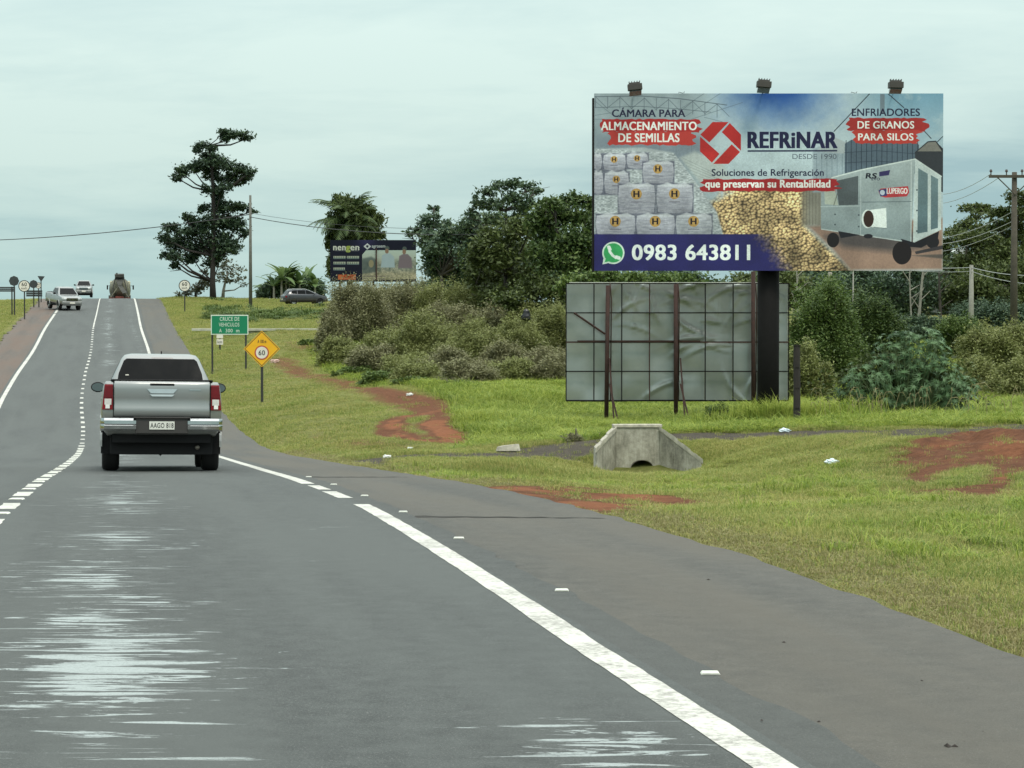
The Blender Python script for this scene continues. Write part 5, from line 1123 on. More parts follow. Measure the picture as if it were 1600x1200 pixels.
def leaf_quads(C, size, asp=.5, up=.35, rng=RNG):
    n_ = len(C); nrm = rng.normal(size=(n_, 3)); nrm[:, 2] = np.abs(nrm[:, 2])+up; nrm /= np.linalg.norm(nrm, axis=1)[:, None]
    a = rng.normal(size=(n_, 3)); a -= nrm*(a*nrm).sum(1)[:, None]; a /= np.linalg.norm(a, axis=1)[:, None]+1e-9; b = np.cross(nrm, a)
    s = (size*rng.uniform(.6, 1.35, n_))[:, None]; V = np.stack([C-a*s*.5, C-a*s*.02+b*s*asp*.5-nrm*s*.06, C+a*s*.5, C-a*s*.02-b*s*asp*.5-nrm*s*.06], 1).reshape(-1, 3)
    return V, np.arange(n_*4).reshape(-1, 4)
def leaf_tris(C, size, rng):
    n_ = len(C); nrm = rng.normal(size=(n_, 3)); nrm[:, 2] = np.abs(nrm[:, 2])+.8; nrm /= np.linalg.norm(nrm, axis=1)[:, None]
    a = rng.normal(size=(n_, 3)); a -= nrm*(a*nrm).sum(1)[:, None]; a /= np.linalg.norm(a, axis=1)[:, None]+1e-9; b = np.cross(nrm, a); s = (size*rng.uniform(.6, 1.4, n_))[:, None]
    V = np.stack([C-a*s*.45-b*s*.22, C-a*s*.35+b*s*.30, C+a*s*.6], 1).reshape(-1, 3); return V, np.arange(n_*3).reshape(-1, 3)
def clump_pts(c, r, n_, sub=14, spread=.33, rng=RNG):
    d_ = rng.normal(size=(sub, 3)); d_ /= np.linalg.norm(d_, axis=1)[:, None]; sc = c+d_*(rng.random((sub, 1))**.45)*np.array(r)*.82
    k = rng.integers(0, sub, n_); return sc[k]+rng.normal(size=(n_, 3))*np.array(r)*spread*.62*rng.uniform(.5, 1.15, (sub, 1))[k]
def ellw(px, py, rx, ry, d, ddep=0):
    c_ = W(px, py, d+ddep); k = d/FPX; return np.array(c_[:]), np.array([rx*k, min(rx, ry*1.6)*k*.9, ry*k])
def tree(name, label, cat, trunk, clumps, d, mat, dens=1.0, leaf=.3, bark=BARK, group=None, spread=.33, sub=14, asp=.5, branches=True, seed=1, tr=None, drange=2.0, up=.35):
    rng = np.random.default_rng(seed); fx, fy = trunk[0][0], trunk[0][1]; b = W(fx, fy, d); g0 = gz(b.x, d)
    t_ = thing(name, label, cat, (b.x, d, g0), 0, group); base = np.array([b.x, d, g0])
    TP = []
    for i, (px, py, r) in enumerate(trunk):
        p = W(px, py, d); TP.append((Vector((p.x, d, min(p.z, g0-.3) if i == 0 else p.z)), r*d/FPX))
    m = MB(); m.tube([p-Vector(base) for p, r in TP], [r for p, r in TP], 9)
    Vs = []; 
    for (px, py, rx, ry) in clumps:
        dd = rng.uniform(-drange, drange); c_, r_ = ellw(px, py, rx, ry, d, dd)
        vol = (rx*ry)/400*dens; n_ = max(12, int(vol*700)); Vs.append(clump_pts(c_, r_*1.08, n_, max(6, int(sub*min(2.6, .6+vol*.8))), spread*1.6, rng))
        if branches:
            cand = [p for p, r in TP if p.z < c_[2]-.1*abs(p.x-c_[0])] or [TP[0][0]]; s_ = min(cand, key=lambda p: (p-Vector(c_)).length+.6*abs(c_[2]-p.z)*0)
            e_ = Vector(c_); mid = s_.lerp(e_, .55)-Vector((0, 0, (e_-s_).length*.08)); r0 = max(.035, min(.16, .03*(e_-s_).length)); m.tube([s_-Vector(base), mid-Vector(base), e_-Vector(base)], [r0, r0*.7, r0*.35], 5)
            for q in range(4):
                tt = Vector(c_+rng.normal(size=3)*r_*.6); m.tube([mid.lerp(e_, .6)-Vector(base), tt-Vector(base)], [r0*.4, r0*.12], 4)
    m.build('trunk', bark, t_, smooth=True)
    V, F_ = leaf_quads(np.vstack(Vs), leaf, asp, up, rng); link('crown', mesh_np('crown', V-base, F_), mat, t_); return t_
# the tall lone tree
tree('tall_tree', 'tall dark tree with tiered flat crowns standing alone on the hill', 'tree',
 [(333, 470, 5.6), (332, 440, 4.4), (333, 400, 4.0), (333.5, 340, 3.6), (333, 300, 2.9), (331, 262, 2.2), (328, 240, 1.5), (326, 228, .9)],
 [(336,250,16,9),(322,242,12,9),(340,300,10,14),(322,295,9,9),(345,318,14,9),(366,210,24,8),(388,216,12,5),(348,206,9,5),(316,226,14,8),(308,234,9,7),(330,232,9,7),(352,216,8,7),
  (300,262,22,9),(284,270,14,9),(276,278,9,6),(318,258,16,10),(345,258,20,12),(372,265,20,10),(388,275,12,8),(360,280,22,9),(392,268,9,6),(350,292,14,7),(375,283,12,6),(330,272,14,14),(345,300,8,5),
  (320,325,11,8),(352,325,22,9),(376,323,16,7),(395,330,11,5),(345,345,26,14),(372,350,16,12),(382,364,11,7),(320,355,16,16),
  (266,355,15,9),(258,372,12,9),(272,380,20,12),(292,365,20,13),(300,345,11,9),(290,338,9,6),(310,385,24,15),(340,375,24,18),(362,382,16,12),(275,400,14,9),(262,398,10,7),(300,402,16,10),(345,400,18,12),(362,393,12,7),(272,415,8,6),(330,412,14,9)],
 208, F_TALL, 1.9, .34, M('dark_bark', (.022, .018, .016), .9, bump=.4), spread=.3, sub=14, seed=3, drange=1.2)
tree('small_tree', 'small sparse greyish tree just right of the tall tree trunk', 'tree', [(348,470,3.2),(349,455,2.4),(352,440,1.6),(355,428,1)], [(350,415,14,8),(366,422,14,9),(345,432,12,8),(374,436,12,5),(358,438,12,6),(380,445,9,4),(352,408,9,5)], 214, foliage('leaf_greyish', (.05, .056, .036), (.085, .09, .055), (.12, .12, .08), .2), .55, .34, BARKP, spread=.36, seed=5)
tree('small_tree', 'grey leafy shrub tree at the foot and left of the tall tree', 'tree', [(306,470,2),(306,450,1.4)], [(303,452,14,10),(292,458,11,6),(315,446,9,9),(318,425,8,6),(322,440,8,9),(280,460,7,4)], 212, foliage('leaf_greyish', 0, 0), .9, .34, seed=6)
tree('small_tree', 'low green shrub on the hill crest left of the utility pole', 'shrub', [(345,474,2),(345,468,1.2)], [(335,468,14,3.5),(350,469,13,3)], 205, F_MID, 1, .3, seed=16, branches=False)
# palm wrapped in creepers
def frond(m_, origin, az, el, ln, droop, wd, n_=9, leafl=.5, rng=random):
    pts = []; p = Vector(origin); a = el
    for k in range(n_+1):
        pts.append(p.copy()); st = ln/n_; p = p+Vector((math.cos(az)*math.cos(a), math.sin(az)*math.cos(a), math.sin(a)))*st; a -= droop/n_*(.5+k/n_)
    m_.tube(pts, [wd*(1-.85*k/n_) for k in range(n_+1)], 4, False)
    for k in range(1, n_+1):
        t_ = (pts[k]-pts[k-1]).normalized(); sd_ = t_.cross(Vector((0, 0, 1))); sd_ = sd_.normalized() if sd_.length > .01 else Vector((1, 0, 0))
        for q in range(3):
            b = pts[k-1].lerp(pts[k], q/3); l_ = leafl*math.sin(math.pi*min(.97, .18+.8*(k-1+q/3)/n_))
            for s_ in (-1, 1):
                e_ = b+(sd_*s_*.75+t_*.55+Vector((0, 0, -.35+rng.uniform(-.25, .15)))).normalized()*l_; w_ = t_*.06
                i = len(m_.v); m_.add([b-w_, b+w_, e_], [[0, 1, 2]])
def palm(px, foot, top, d, nf, ln, label, clumps, seed):
    rr = random.Random(seed); rng = np.random.default_rng(seed); b = W(px, foot, d); g0 = gz(b.x, d); t_ = thing('palm_tree', label, 'palm tree', (b.x, d, g0)); base = np.array([b.x, d, g0])
    h = W(px, top, d).z-g0; m = MB(); m.tube([(0, 0, -.3), (.05, 0, h*.5), (0, 0, h)], [.3, .24, .2], 10); m.build('trunk', BARK, t_, smooth=True)
    for k in range(nf):
        m = MB(); el = rr.uniform(-.25, 1.35); frond(m, (0, 0, h), rr.uniform(0, 6.28), el, ln*rr.uniform(.8, 1.2), rr.uniform(1.0, 2.3), .05, 9, ln*.26, rr); m.build('frond', F_PALM, t_)
    Vs = []
    for (cx_, cy_, rx, ry) in clumps:
        c_, r_ = ellw(cx_, cy_, rx, ry, d, rng.uniform(-1, 1)); Vs.append(clump_pts(c_, r_, int(rx*ry*2.6), 16, .45, rng))
    V, F_ = leaf_quads(np.vstack(Vs), .46, .3, -.3, rng); link('creeper', mesh_np('creeper', V-base, F_), F_DARK, t_)
palm(546, 474, 345, 186, 52, 3.5, 'shaggy palm smothered in creepers behind the dark billboard', [(540,345,22,16),(530,365,16,16),(560,350,22,18),(572,368,18,12),(528,395,13,24),(522,425,8,16),(540,330,16,14),(560,325,14,10),(595,368,10,8),(535,415,20,26),(585,360,10,10),(520,345,12,16),(516,380,10,22),(518,410,10,24),(545,318,22,12),(572,330,18,14),(560,372,28,14),(586,345,14,16),(530,312,12,10)], 4)
def banana():
    d = 222; b = W(455, 474, d); g0 = gz(b.x, d); t_ = thing('banana_clump', 'clump of banana plants and palms on the horizon behind the hatchback', 'banana plants', (b.x, d, g0)); base = np.array([b.x, d, g0]); rr = random.Random(8); rng = np.random.default_rng(8)
    m = MB(); leaves = MB()
    for (px, top, ln) in ((428,448,2.6),(440,436,2.8),(452,440,2.4),(468,444,2.4),(482,438,2.4),(492,448,2.2),(415,456,2.2),(447,430,2.2)):
        p = W(px, top, d+rr.uniform(-2, 3)); o_ = Vector((p.x-base[0], p.y-d, p.z-g0)); m.tube([(o_.x, o_.y, -.2), o_], [.14, .09], 7)
        for k in range(9):
            az = rr.uniform(0, 6.28); el = rr.uniform(.3, 1.45); a = el; p_ = o_.copy(); L_ = []; n_ = 6
            for q in range(n_+1):
                L_.append(p_.copy()); p_ = p_+Vector((math.cos(az)*math.cos(a), math.sin(az)*math.cos(a), math.sin(a)))*ln*.9/n_; a -= rr.uniform(.5, 1.8)/n_
            sd_ = Vector((-math.sin(az), math.cos(az), 0)); vs = []
            for q, pt in enumerate(L_): wv = .3*math.sin(math.pi*min(.98, .08+.9*q/n_)); vs += [pt-sd_*wv, pt+Vector((0, 0, .04)), pt+sd_*wv]
            fs = []
            for q in range(n_): fs += [[q*3, q*3+1, q*3+4, q*3+3], [q*3+1, q*3+2, q*3+5, q*3+4]]
            leaves.add(vs, fs)
    m.build('stem', BARKP, t_); leaves.build('leaf_mass', F_BAN, t_)
    Vs = [clump_pts(*ellw(x, y, rx, ry, d, 1), int(rx*ry*4), 16, .45, rng) for x, y, rx, ry in ((425,456,20,14),(445,448,20,16),(465,452,22,17),(485,454,18,15),(500,462,14,10),(410,464,13,8),(455,440,14,10),(440,446,26,14),(470,446,26,14),(455,452,40,12),(490,450,20,14),(420,452,18,12))]
    V, F_ = leaf_quads(np.vstack(Vs), .42, .4, .1, rng); link('undergrowth', mesh_np('undergrowth', V-base, F_), F_FAR, t_)
banana()
# wood behind
GB = 'trees in the wood behind the billboards'
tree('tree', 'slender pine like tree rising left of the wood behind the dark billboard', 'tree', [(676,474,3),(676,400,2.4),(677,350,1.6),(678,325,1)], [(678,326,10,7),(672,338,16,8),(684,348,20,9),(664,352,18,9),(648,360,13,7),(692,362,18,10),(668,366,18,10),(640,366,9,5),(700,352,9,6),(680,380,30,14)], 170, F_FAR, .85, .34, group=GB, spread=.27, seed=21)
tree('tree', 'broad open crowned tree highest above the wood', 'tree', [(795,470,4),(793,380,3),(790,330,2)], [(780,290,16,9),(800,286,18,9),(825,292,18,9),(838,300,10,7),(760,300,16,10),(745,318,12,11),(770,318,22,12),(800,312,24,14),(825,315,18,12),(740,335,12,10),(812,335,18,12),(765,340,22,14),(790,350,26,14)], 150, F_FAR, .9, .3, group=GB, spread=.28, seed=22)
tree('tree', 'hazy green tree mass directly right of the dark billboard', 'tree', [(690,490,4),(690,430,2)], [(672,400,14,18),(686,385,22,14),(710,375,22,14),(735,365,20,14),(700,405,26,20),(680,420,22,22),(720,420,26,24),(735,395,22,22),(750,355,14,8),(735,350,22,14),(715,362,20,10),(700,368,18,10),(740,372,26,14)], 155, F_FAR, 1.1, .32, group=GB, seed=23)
tree('tree', 'dense dark tree at the centre of the wood', 'tree', [(790,500,5),(790,430,3)], [(770,372,26,16),(800,362,26,16),(830,355,24,16),(780,400,30,22),(815,395,30,24),(750,400,22,22),(745,430,24,22),(790,435,32,24),(770,460,30,20),(830,430,26,24)], 125, F_DARK, 1.25, .27, group=GB, seed=24)
tree('tree', 'dark green tree at the right of the wood beside the large billboard', 'tree', [(880,500,5),(880,420,3)], [(865,320,14,10),(885,315,18,12),(905,312,18,12),(870,340,24,16),(900,340,26,18),(850,350,20,16),(860,375,28,22),(895,375,30,22),(925,360,18,24),(850,400,24,22),(880,410,30,24),(915,405,24,24),(855,318,8,8),(930,335,14,14),(945,380,20,30),(850,322,18,12),(842,345,20,18),(868,330,20,14),(925,322,16,14)], 118, foliage('leaf_forest_mix', (.022,.04,.014), (.045,.072,.02), (.085,.115,.03), .22), 1.25, .26, group=GB, seed=25)
tree('tree', 'low bright green tree showing just left of and above the hoarding', 'tree', [(910,500,3),(910,460,2)], [(900,440,22,13),(925,436,26,12),(955,434,24,12),(880,452,18,12),(990,436,26,12),(1030,438,26,12),(1075,440,26,12)], 96, F_MID, 1.2, .2, group=GB, seed=26)
tree('tree', 'shadowy understorey tree in the middle of the wood', 'tree', [(850,520,3),(850,470,2)], [(830,455,26,18),(870,455,28,20),(800,470,24,16),(850,485,30,16),(900,480,24,18),(1000,460,40,20),(1060,470,40,20),(1120,470,40,24),(1160,450,30,24)], 116, F_DARK, 1.2, .24, group=GB, seed=27)
for i_, (px_, py_, wx_, hy_, dd_, lb_) in enumerate(((640,470,60,22,205,'low distant tree line under the dark billboard'),(740,470,80,46,190,'distant haze tinted tree mass filling the wood left part'),(860,470,90,60,185,'distant haze tinted tree mass filling the wood right part'),(1010,470,110,40,175,'distant tree mass behind the hoarding'),(1290,470,80,56,170,'distant tree mass behind the creeper hung tree'),(1400,470,90,44,178,'distant hazy trees far behind the leaning trunks'),(1540,470,110,66,172,'distant hazy trees far behind the concrete pole'),(1640,470,80,84,165,'distant hazy trees at the right picture edge'))):
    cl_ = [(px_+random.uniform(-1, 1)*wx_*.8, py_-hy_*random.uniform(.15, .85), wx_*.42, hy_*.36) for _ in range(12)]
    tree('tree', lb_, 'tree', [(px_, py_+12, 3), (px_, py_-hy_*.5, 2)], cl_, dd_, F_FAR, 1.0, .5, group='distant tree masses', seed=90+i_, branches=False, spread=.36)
GR_ = 'bushes and trees right of the billboard'
# scrub
def bush(px, py, hw, hh, d, mat, label, seed, leaf=.12, dens=1.0, name='bush', cat='bush', group='scrub bushes beside the meadow', twigs=90):
    rng = np.random.default_rng(seed); b = W(px, py, d); g0 = gz(b.x, d); t_ = thing(name, label, cat, (b.x, d, g0), 0, group); base = np.array([b.x, d, g0]); k = d/FPX
    rx, rz = hw*k, (W(px, py-hh, d).z-g0); ry = min(rx, rz*1.2)*.9; nS = 40
    th = rng.uniform(0, 2*math.pi, nS); ph = np.arccos(rng.uniform(0.0, 1, nS)); f = rng.uniform(.55, .9, nS)
    cs = np.column_stack([np.cos(th)*np.sin(ph)*rx*f, np.sin(th)*np.sin(ph)*ry*f, np.cos(ph)*rz*f*.94+.05*rz])
    Vs = []; n_ = int(hw*hh*11*dens/nS)
    for c_ in cs: Vs.append(clump_pts(c_+base, np.array([rx, ry, rz])*.36, n_, 12, .42, rng))
    C = np.vstack(Vs); C = C[C[:, 2] > g0-.1]; C = np.vstack([C, clump_pts(base+np.array([0, 0, rz*.35]), np.array([rx*.8, ry*.7, rz*.35]), n_*4, 30, .4, rng)])
    V, F_ = leaf_tris(C, leaf*.8, rng); link('foliage', mesh_np('foliage', V-base, F_), mat, t_)
    m = MB()
    for q in range(twigs):
        c_ = cs[rng.integers(0, nS)]; e_ = Vector(c_*rng.uniform(.95, 1.22)+rng.normal(size=3)*.1*rx); s_ = Vector((e_.x*.25, e_.y*.25, 0)); md = s_.lerp(e_, .5)+Vector(rng.normal(size=3)*.12); m.tube([s_, md, e_], [.03, .018, .006], 3, False)
    m.build('twigs', TWIG, t_); return t_
bush(560,540,64,100,118,F_BROWN,'large brownish grey rounded scrub bush below the dark billboard',41,.13)
bush(520,545,28,66,114,F_BROWN,'leftmost brownish scrub bush of the thicket behind the yellow sign',40,.13)
bush(628,505,70,76,128,F_BROWN,'high rounded scrub bush just under the picture side of the dark billboard',42,.13)
bush(705,505,64,66,126,F_OLIVE,'olive scrub bush at the top of the thicket below the hazy trees',43,.13)
bush(610,578,52,64,104,F_OLIVE,'olive green bush in the middle front of the thicket',44,.12)
bush(665,588,66,96,100,F_OLIVE,'tall olive green bush at the centre of the thicket',45,.12)
bush(745,594,62,92,97,F_OLIVE,'yellowish olive bush right of the centre of the thicket',46,.115)
bush(700,600,54,54,92,F_BROWN,'dull brown low bush at the front edge over the meadow',47,.115)
bush(810,592,56,88,98,F_OLIVE,'olive bush near the right end of the thicket',48,.115)
bush(790,600,52,62,93,F_BROWN,'grey brown twiggy bush at the front of the thicket right part',49,.115)
bush(862,592,46,110,100,F_OLIVE,'tall olive bush directly left of the hoarding',50,.115)
bush(905,590,50,130,104,F_OLIVE,'olive bush partly hidden behind the hoarding left end',51,.12)
bush(850,600,50,60,94,F_BROWN,'brownish bush low beside the hoarding left edge',52,.115)
bush(555,596,38,24,98,F_MID,'low green undergrowth bush beside the red track bend',53,.14,twigs=30)
bush(655,612,46,52,89,F_OLIVE,'low olive bush at the left front foot of the thicket',17,.11,twigs=50)
bush(730,616,48,54,87,F_BROWN,'low greyish bush at the front foot of the thicket centre',18,.11,twigs=50)
bush(800,612,46,50,88,F_OLIVE,'low olive bush at the front foot of the thicket right of centre',19,.11,twigs=50)
bush(865,610,44,56,88,F_BROWN,'low brownish bush at the front foot of the thicket beside the hoarding',20,.11,twigs=50)
bush(1690,600,70,110,90,F_MID,'green bush beyond the right edge of the picture',14,.14,group=GR_,twigs=40,dens=.6)
bush(1800,600,80,120,95,F_OLIVE,'olive bush well beyond the right edge of the picture',15,.14,group=GR_,twigs=40,dens=.6)
bush(1120,654,26,24,66,F_MID,'small weedy bush in the grass below the hoarding right part',31,.07,twigs=30)
bush(897,692,15,14,53,F_BROWN,'small dry bush left of the culvert headwall',32,.05,twigs=40)
bush(770,545,60,66,118,F_BROWN,'shaded scrub bush under the dark wood centre',33,.14)
bush(840,550,60,74,116,F_OLIVE,'olive scrub bush under the dark wood right part',34,.14)
bush(890,560,50,70,112,F_MID,'green bush under the dark wood beside the hoarding',35,.14)
bush(700,540,60,66,119,F_BROWN,'brownish scrub bush under the hazy tree mass',36,.14)
bush(540,585,44,60,106,F_OLIVE,'olive bush at the left foot of the thicket near the track',38,.13)
bush(590,600,50,60,99,F_BROWN,'brown grey bush low at the left front of the thicket',39,.13)
bush(640,604,46,56,96,F_OLIVE,'rounded olive bush in front of the tall central bush',37,.12)
bush(600,610,40,30,92,F_MID,'low green bush at the edge of the red track loop',54,.14,twigs=30)
bush(650,612,36,22,86,F_MID,'small bright bush at the foot of the thicket above the dirt loop',55,.12,twigs=30)
bush(715,622,40,26,84,F_MID,'small leafy bush at the meadow edge in front of the thicket',56,.11,twigs=30)
bush(490,552,24,22,118,F_MID,'small green shrub left of the thicket behind the yellow sign',57,.14,twigs=20)
bush(1000,600,70,150,100,F_OLIVE,'scrub bush hidden behind the middle of the hoarding',58,.14,dens=.5)
bush(1130,600,70,150,100,F_OLIVE,'scrub bush hidden behind the right half of the hoarding',59,.14,dens=.5)
# right hand side growth
bush(1290,590,66,130,86,F_MID,'large mid green bush between the billboard column and the broad leaved shrub',61,.13,group=GR_)
bush(1360,560,60,100,96,foliage('leaf_forest_mix', 0, 0),'dark green bush rising behind the broad leaved shrub',62,.14,group=GR_)
bush(1260,600,40,60,80,F_OLIVE,'olive bush close right of the billboard column',63,.12,group=GR_)
bush(1560,600,66,92,88,F_OLIVE,'olive bush at the right edge of the picture above the tall grass',64,.12,group=GR_)
bush(1500,560,56,62,104,F_MID,'mid green bush behind the right end of the broad leaved shrub',65,.14,group=GR_)
bush(1595,625,54,62,76,F_OLIVE,'low olive bush at the far right edge over the track',66,.11,group=GR_)
bush(1530,628,44,66,78,F_OLIVE,'twiggy olive bush right of the broad leaved shrub',67,.11,group=GR_)
bush(1420,540,90,44,125,F_FAR,'long low hedge tinted bluish for haze far behind the shrub',68,.2,group=GR_,twigs=20)
bush(1560,520,80,50,135,F_FAR,'distant hedge bush under the power lines at right',69,.2,group=GR_,twigs=20)
tree('tree', 'feathery tree crown beside the crossarm pole at the right edge', 'tree', [(1590,500,5),(1588,420,4),(1585,350,2.5)], [(1585,305,18,9),(1600,312,22,12),(1570,330,26,10),(1600,340,28,18),(1560,352,22,11),(1590,370,34,20),(1610,330,20,30),(1575,400,30,22),(1545,372,20,10)], 142, F_DARK, 1.0, .28, group=GR_, spread=.28, seed=71)
tree('tree', 'flat topped acacia like tree crown right of the billboard', 'tree', [(1530,500,3),(1528,380,2.5),(1525,340,1.6)], [(1525,322,26,6),(1510,326,12,5),(1540,328,22,6),(1524,336,10,8),(1555,336,18,7)], 152, F_DARK, 1.0, .27, group=GR_, spread=.28, seed=72)
tree('tree', 'dark round tree touching the right edge of the large billboard', 'tree', [(1510,500,4),(1510,420,3)], [(1490,365,18,10),(1510,352,24,10),(1540,358,20,12),(1480,385,16,14),(1515,378,34,16),(1550,385,30,18),(1530,410,40,20),(1490,420,26,18)], 146, F_DARK, 1.15, .28, group=GR_, seed=73)
tree('tree', 'dark tree mass low behind the leaning poles', 'tree', [(1560,510,4),(1560,450,3)], [(1560,430,44,24),(1600,430,34,26),(1520,445,34,22),(1590,460,40,24),(1545,470,44,20),(1490,460,30,20)], 138, F_DARK, 1.15, .27, group=GR_, seed=74)
tree('tree', 'green tree filling the gap below the billboard machine picture', 'tree', [(1400,500,4),(1400,460,3)], [(1380,450,40,18),(1420,455,36,20),(1450,460,30,22),(1350,445,30,16),(1300,440,34,20),(1400,480,50,18),(1460,435,26,16),(1420,425,40,12),(1340,425,40,12)], 140, F_FAR, 1.1, .28, group=GR_, seed=75)
tree('tree', 'creeper hung tree just right of the billboard column', 'tree', [(1295,560,5),(1296,470,4),(1297,425,3)], [(1292,470,14,26),(1300,450,16,18),(1275,490,22,20),(1310,495,22,20),(1255,470,18,22),(1330,480,22,22)], 112, F_MID, .95, .22, BARKP, group=GR_, seed=76)
tree('tree', 'dark tree between hoarding top and billboard at the column', 'tree', [(1180,520,4),(1180,470,3)], [(1160,440,30,14),(1200,445,34,16),(1240,440,30,18),(1245,465,26,20),(1215,430,30,12)], 132, F_DARK, 1.1, .25, group=GR_, seed=77)
# leaning bare trunks and poles in the clearing
for px0, py0, px1, py1, r, mt, lb in ((1432,500,1442,425,3.0,BARKP,'pale bare tree trunk leaning slightly, right of the billboard column'),(1424,500,1421,420,1.6,BARKP,'thin pale trunk left of the thick pale trunk'),(1470,505,1467,425,2.6,BARK,'dark bare trunk standing right of the pale trunks'),(1247,520,1245,425,1.8,BARKP,'thin grey trunk immediately right of the billboard column')):
    d = 128; p = W(px0, py0, d); q = W(px1, py1, d); g0 = gz(p.x, d); t_ = thing('bare_tree', lb, 'tree', (p.x, d, g0)); m = MB(); e_ = Vector((q.x-p.x, 0, q.z-g0)); m.tube([(0, 0, -.4), e_*.3+Vector((.03, 0, 0)), e_*.7, e_, e_*1.25+Vector((.3, .2, 0))], [r*d/FPX, r*.85*d/FPX, r*.7*d/FPX, r*.5*d/FPX, .02], 8); m.build('trunk', mt, t_, smooth=True)
    m = MB(); 
    for k in range(5): s_ = e_*(.45+.12*k); m.tube([s_, s_+Vector((random.uniform(-.8, .8), random.uniform(-.4, .4), random.uniform(.3, .9)))], [.04, .012], 4)
    m.build('branches', mt, t_)
# castor shrub of large star leaves
def castor():
    d = 63; b = W(1415, 650, d); g0 = gz(b.x, d); t_ = thing('broadleaf_shrub', 'large shrub with bluish green star shaped leaves above the tall roadside grass', 'shrub', (b.x, d, g0)); rng = np.random.default_rng(5); base = Vector((b.x, d, g0))
    lobes = 7; star = [(0, -.12, 0)]; 
    for k in range(lobes):
        a = math.pi/2+(k-3)*.62; ln = 1-.09*abs(k-3); star += [(math.cos(a-.25)*.24, math.sin(a-.25)*.24, .0), (math.cos(a-.07)*ln*.72, math.sin(a-.07)*ln*.72, -.03), (math.cos(a)*ln, math.sin(a)*ln, -.14), (math.cos(a+.09)*ln*.7, math.sin(a+.09)*ln*.7, -.03)]
    star.append((math.cos(math.pi/2+3.2*.62)*.3, math.sin(math.pi/2+3.2*.62)*.3, 0)); S_ = np.array(star); nf = len(S_); F0 = [[0, i, i+1] for i in range(1, nf-1)]
    dome = [(1400,560,50,46),(1440,548,46,40),(1360,590,42,34),(1330,610,30,28),(1470,590,42,42),(1495,620,34,26),(1420,600,70,44),(1380,625,60,24),(1450,530,26,20),(1410,528,26,14),(1510,600,20,16),(1460,630,60,20)]
    groups = []; stems = MB(); k_ = 0; Vl = []; Fl = []
    for (px, py, rx, ry) in dome:
        c_, r_ = ellw(px, py, rx, ry, d, rng.uniform(-.4, .4)); n_ = int(rx*ry*.034)+8
        for q in range(n_):
            dv = rng.normal(size=3); dv /= np.linalg.norm(dv); dv[1] = -abs(dv[1])*.8 if rng.random() < .7 else dv[1]; p = c_+dv*r_*rng.uniform(.6, 1.0)
            if p[2] < g0+.1: continue
            nrm = Vector(dv)*.7+Vector((0, -.35, .75)); nrm.normalize(); rot = nrm.to_track_quat('Z', 'Y').to_matrix() @ Matrix.Rotation(rng.uniform(0, 6.28), 3, 'Z'); s_ = rng.uniform(.13, .26)
            pts = (np.array(rot) @ (S_*s_).T).T+p-np.array(base[:]); Fl += [[a+len(Vl)*nf for a in f] for f in F0]; Vl.append(pts)
            if q % 4 == 0: stems.tube([(p[0]-base.x, p[1]-d, p[2]-g0), ((p[0]-base.x)*.7, (p[1]-d)*.5, (p[2]-g0)*.55), ((p[0]-base.x)*.35, 0, 0)], [.008, .014, .022], 4, False)
    # leaves a viewer can pick apart: the 260 nearest the camera are leaves of their own
    order = sorted(range(len(Vl)), key=lambda i: Vl[i][:, 1].mean()); near = set(order[:260]); FV = []; 
    lm = mesh_np('leaf', S_, F0)
    rest = [Vl[i] for i in order[260:]]
    for i in order[:260]: link('leaf', mesh_np('leaf', Vl[i], F0), F_CAST, t_)
    if rest: o = link('leaf_mass', mesh_np('leaf_mass', np.vstack(rest), np.vstack([np.array(F0)+k*nf for k in range(len(rest))])), F_CAST, t_); o['kind'] = 'stuff'
    stems.build('stems', M('green_stem', (.10, .14, .06), .7), t_)
    V, F_ = leaf_quads(clump_pts(np.array([base.x, d+.6, g0+.8]), np.array([2.0, .6, .95]), 8000, 60, .5, rng), .16, .5, .2, rng); o = link('inner_foliage', mesh_np('inner_foliage', V-np.array(base[:]), F_), F_DARK, t_); o['kind'] = 'stuff'
castor()
# ------------------------------------------------------------------ house, poles and wires
def house():
    d = 175; a = W(1470, 500, d); g0 = gz(a.x+2, d); t_ = thing('house', 'white walled house with a pale roof, half hidden by trees beside the billboard edge', 'house', (a.x+1.2, d, g0))
    zt = W(1490, 400, d).z-g0; m = MB(); m.box((0, 0, zt/2-.2), (3.6, 4, zt)); m.build('wall', M('house_wall', (.62, .64, .60), .8), t_)
    m = MB(); m.prism_y([(-2.1, zt-.25), (2.1, zt-.25), (.1, zt+.55)], -2.3, 2.3); m.build('roof', M('house_roof', (.45, .47, .45), .7, var=.2), t_)
    for x in (-.9, .8): m = MB(); m.box((x, -2.01, zt-1.2), (.7, .04, .7)); m.build('window', GLASS, t_)
house()
CON = M('pole_concrete', (.26, .255, .22), .85, var=.2); WOODP = M('pole_wood', (.075, .064, .048), .9, var=.3, bump=.3); WIREM = M('cable_black', (.02, .02, .022), .6); WIREL = M('cable_grey', (.30, .31, .30), .5, .3)
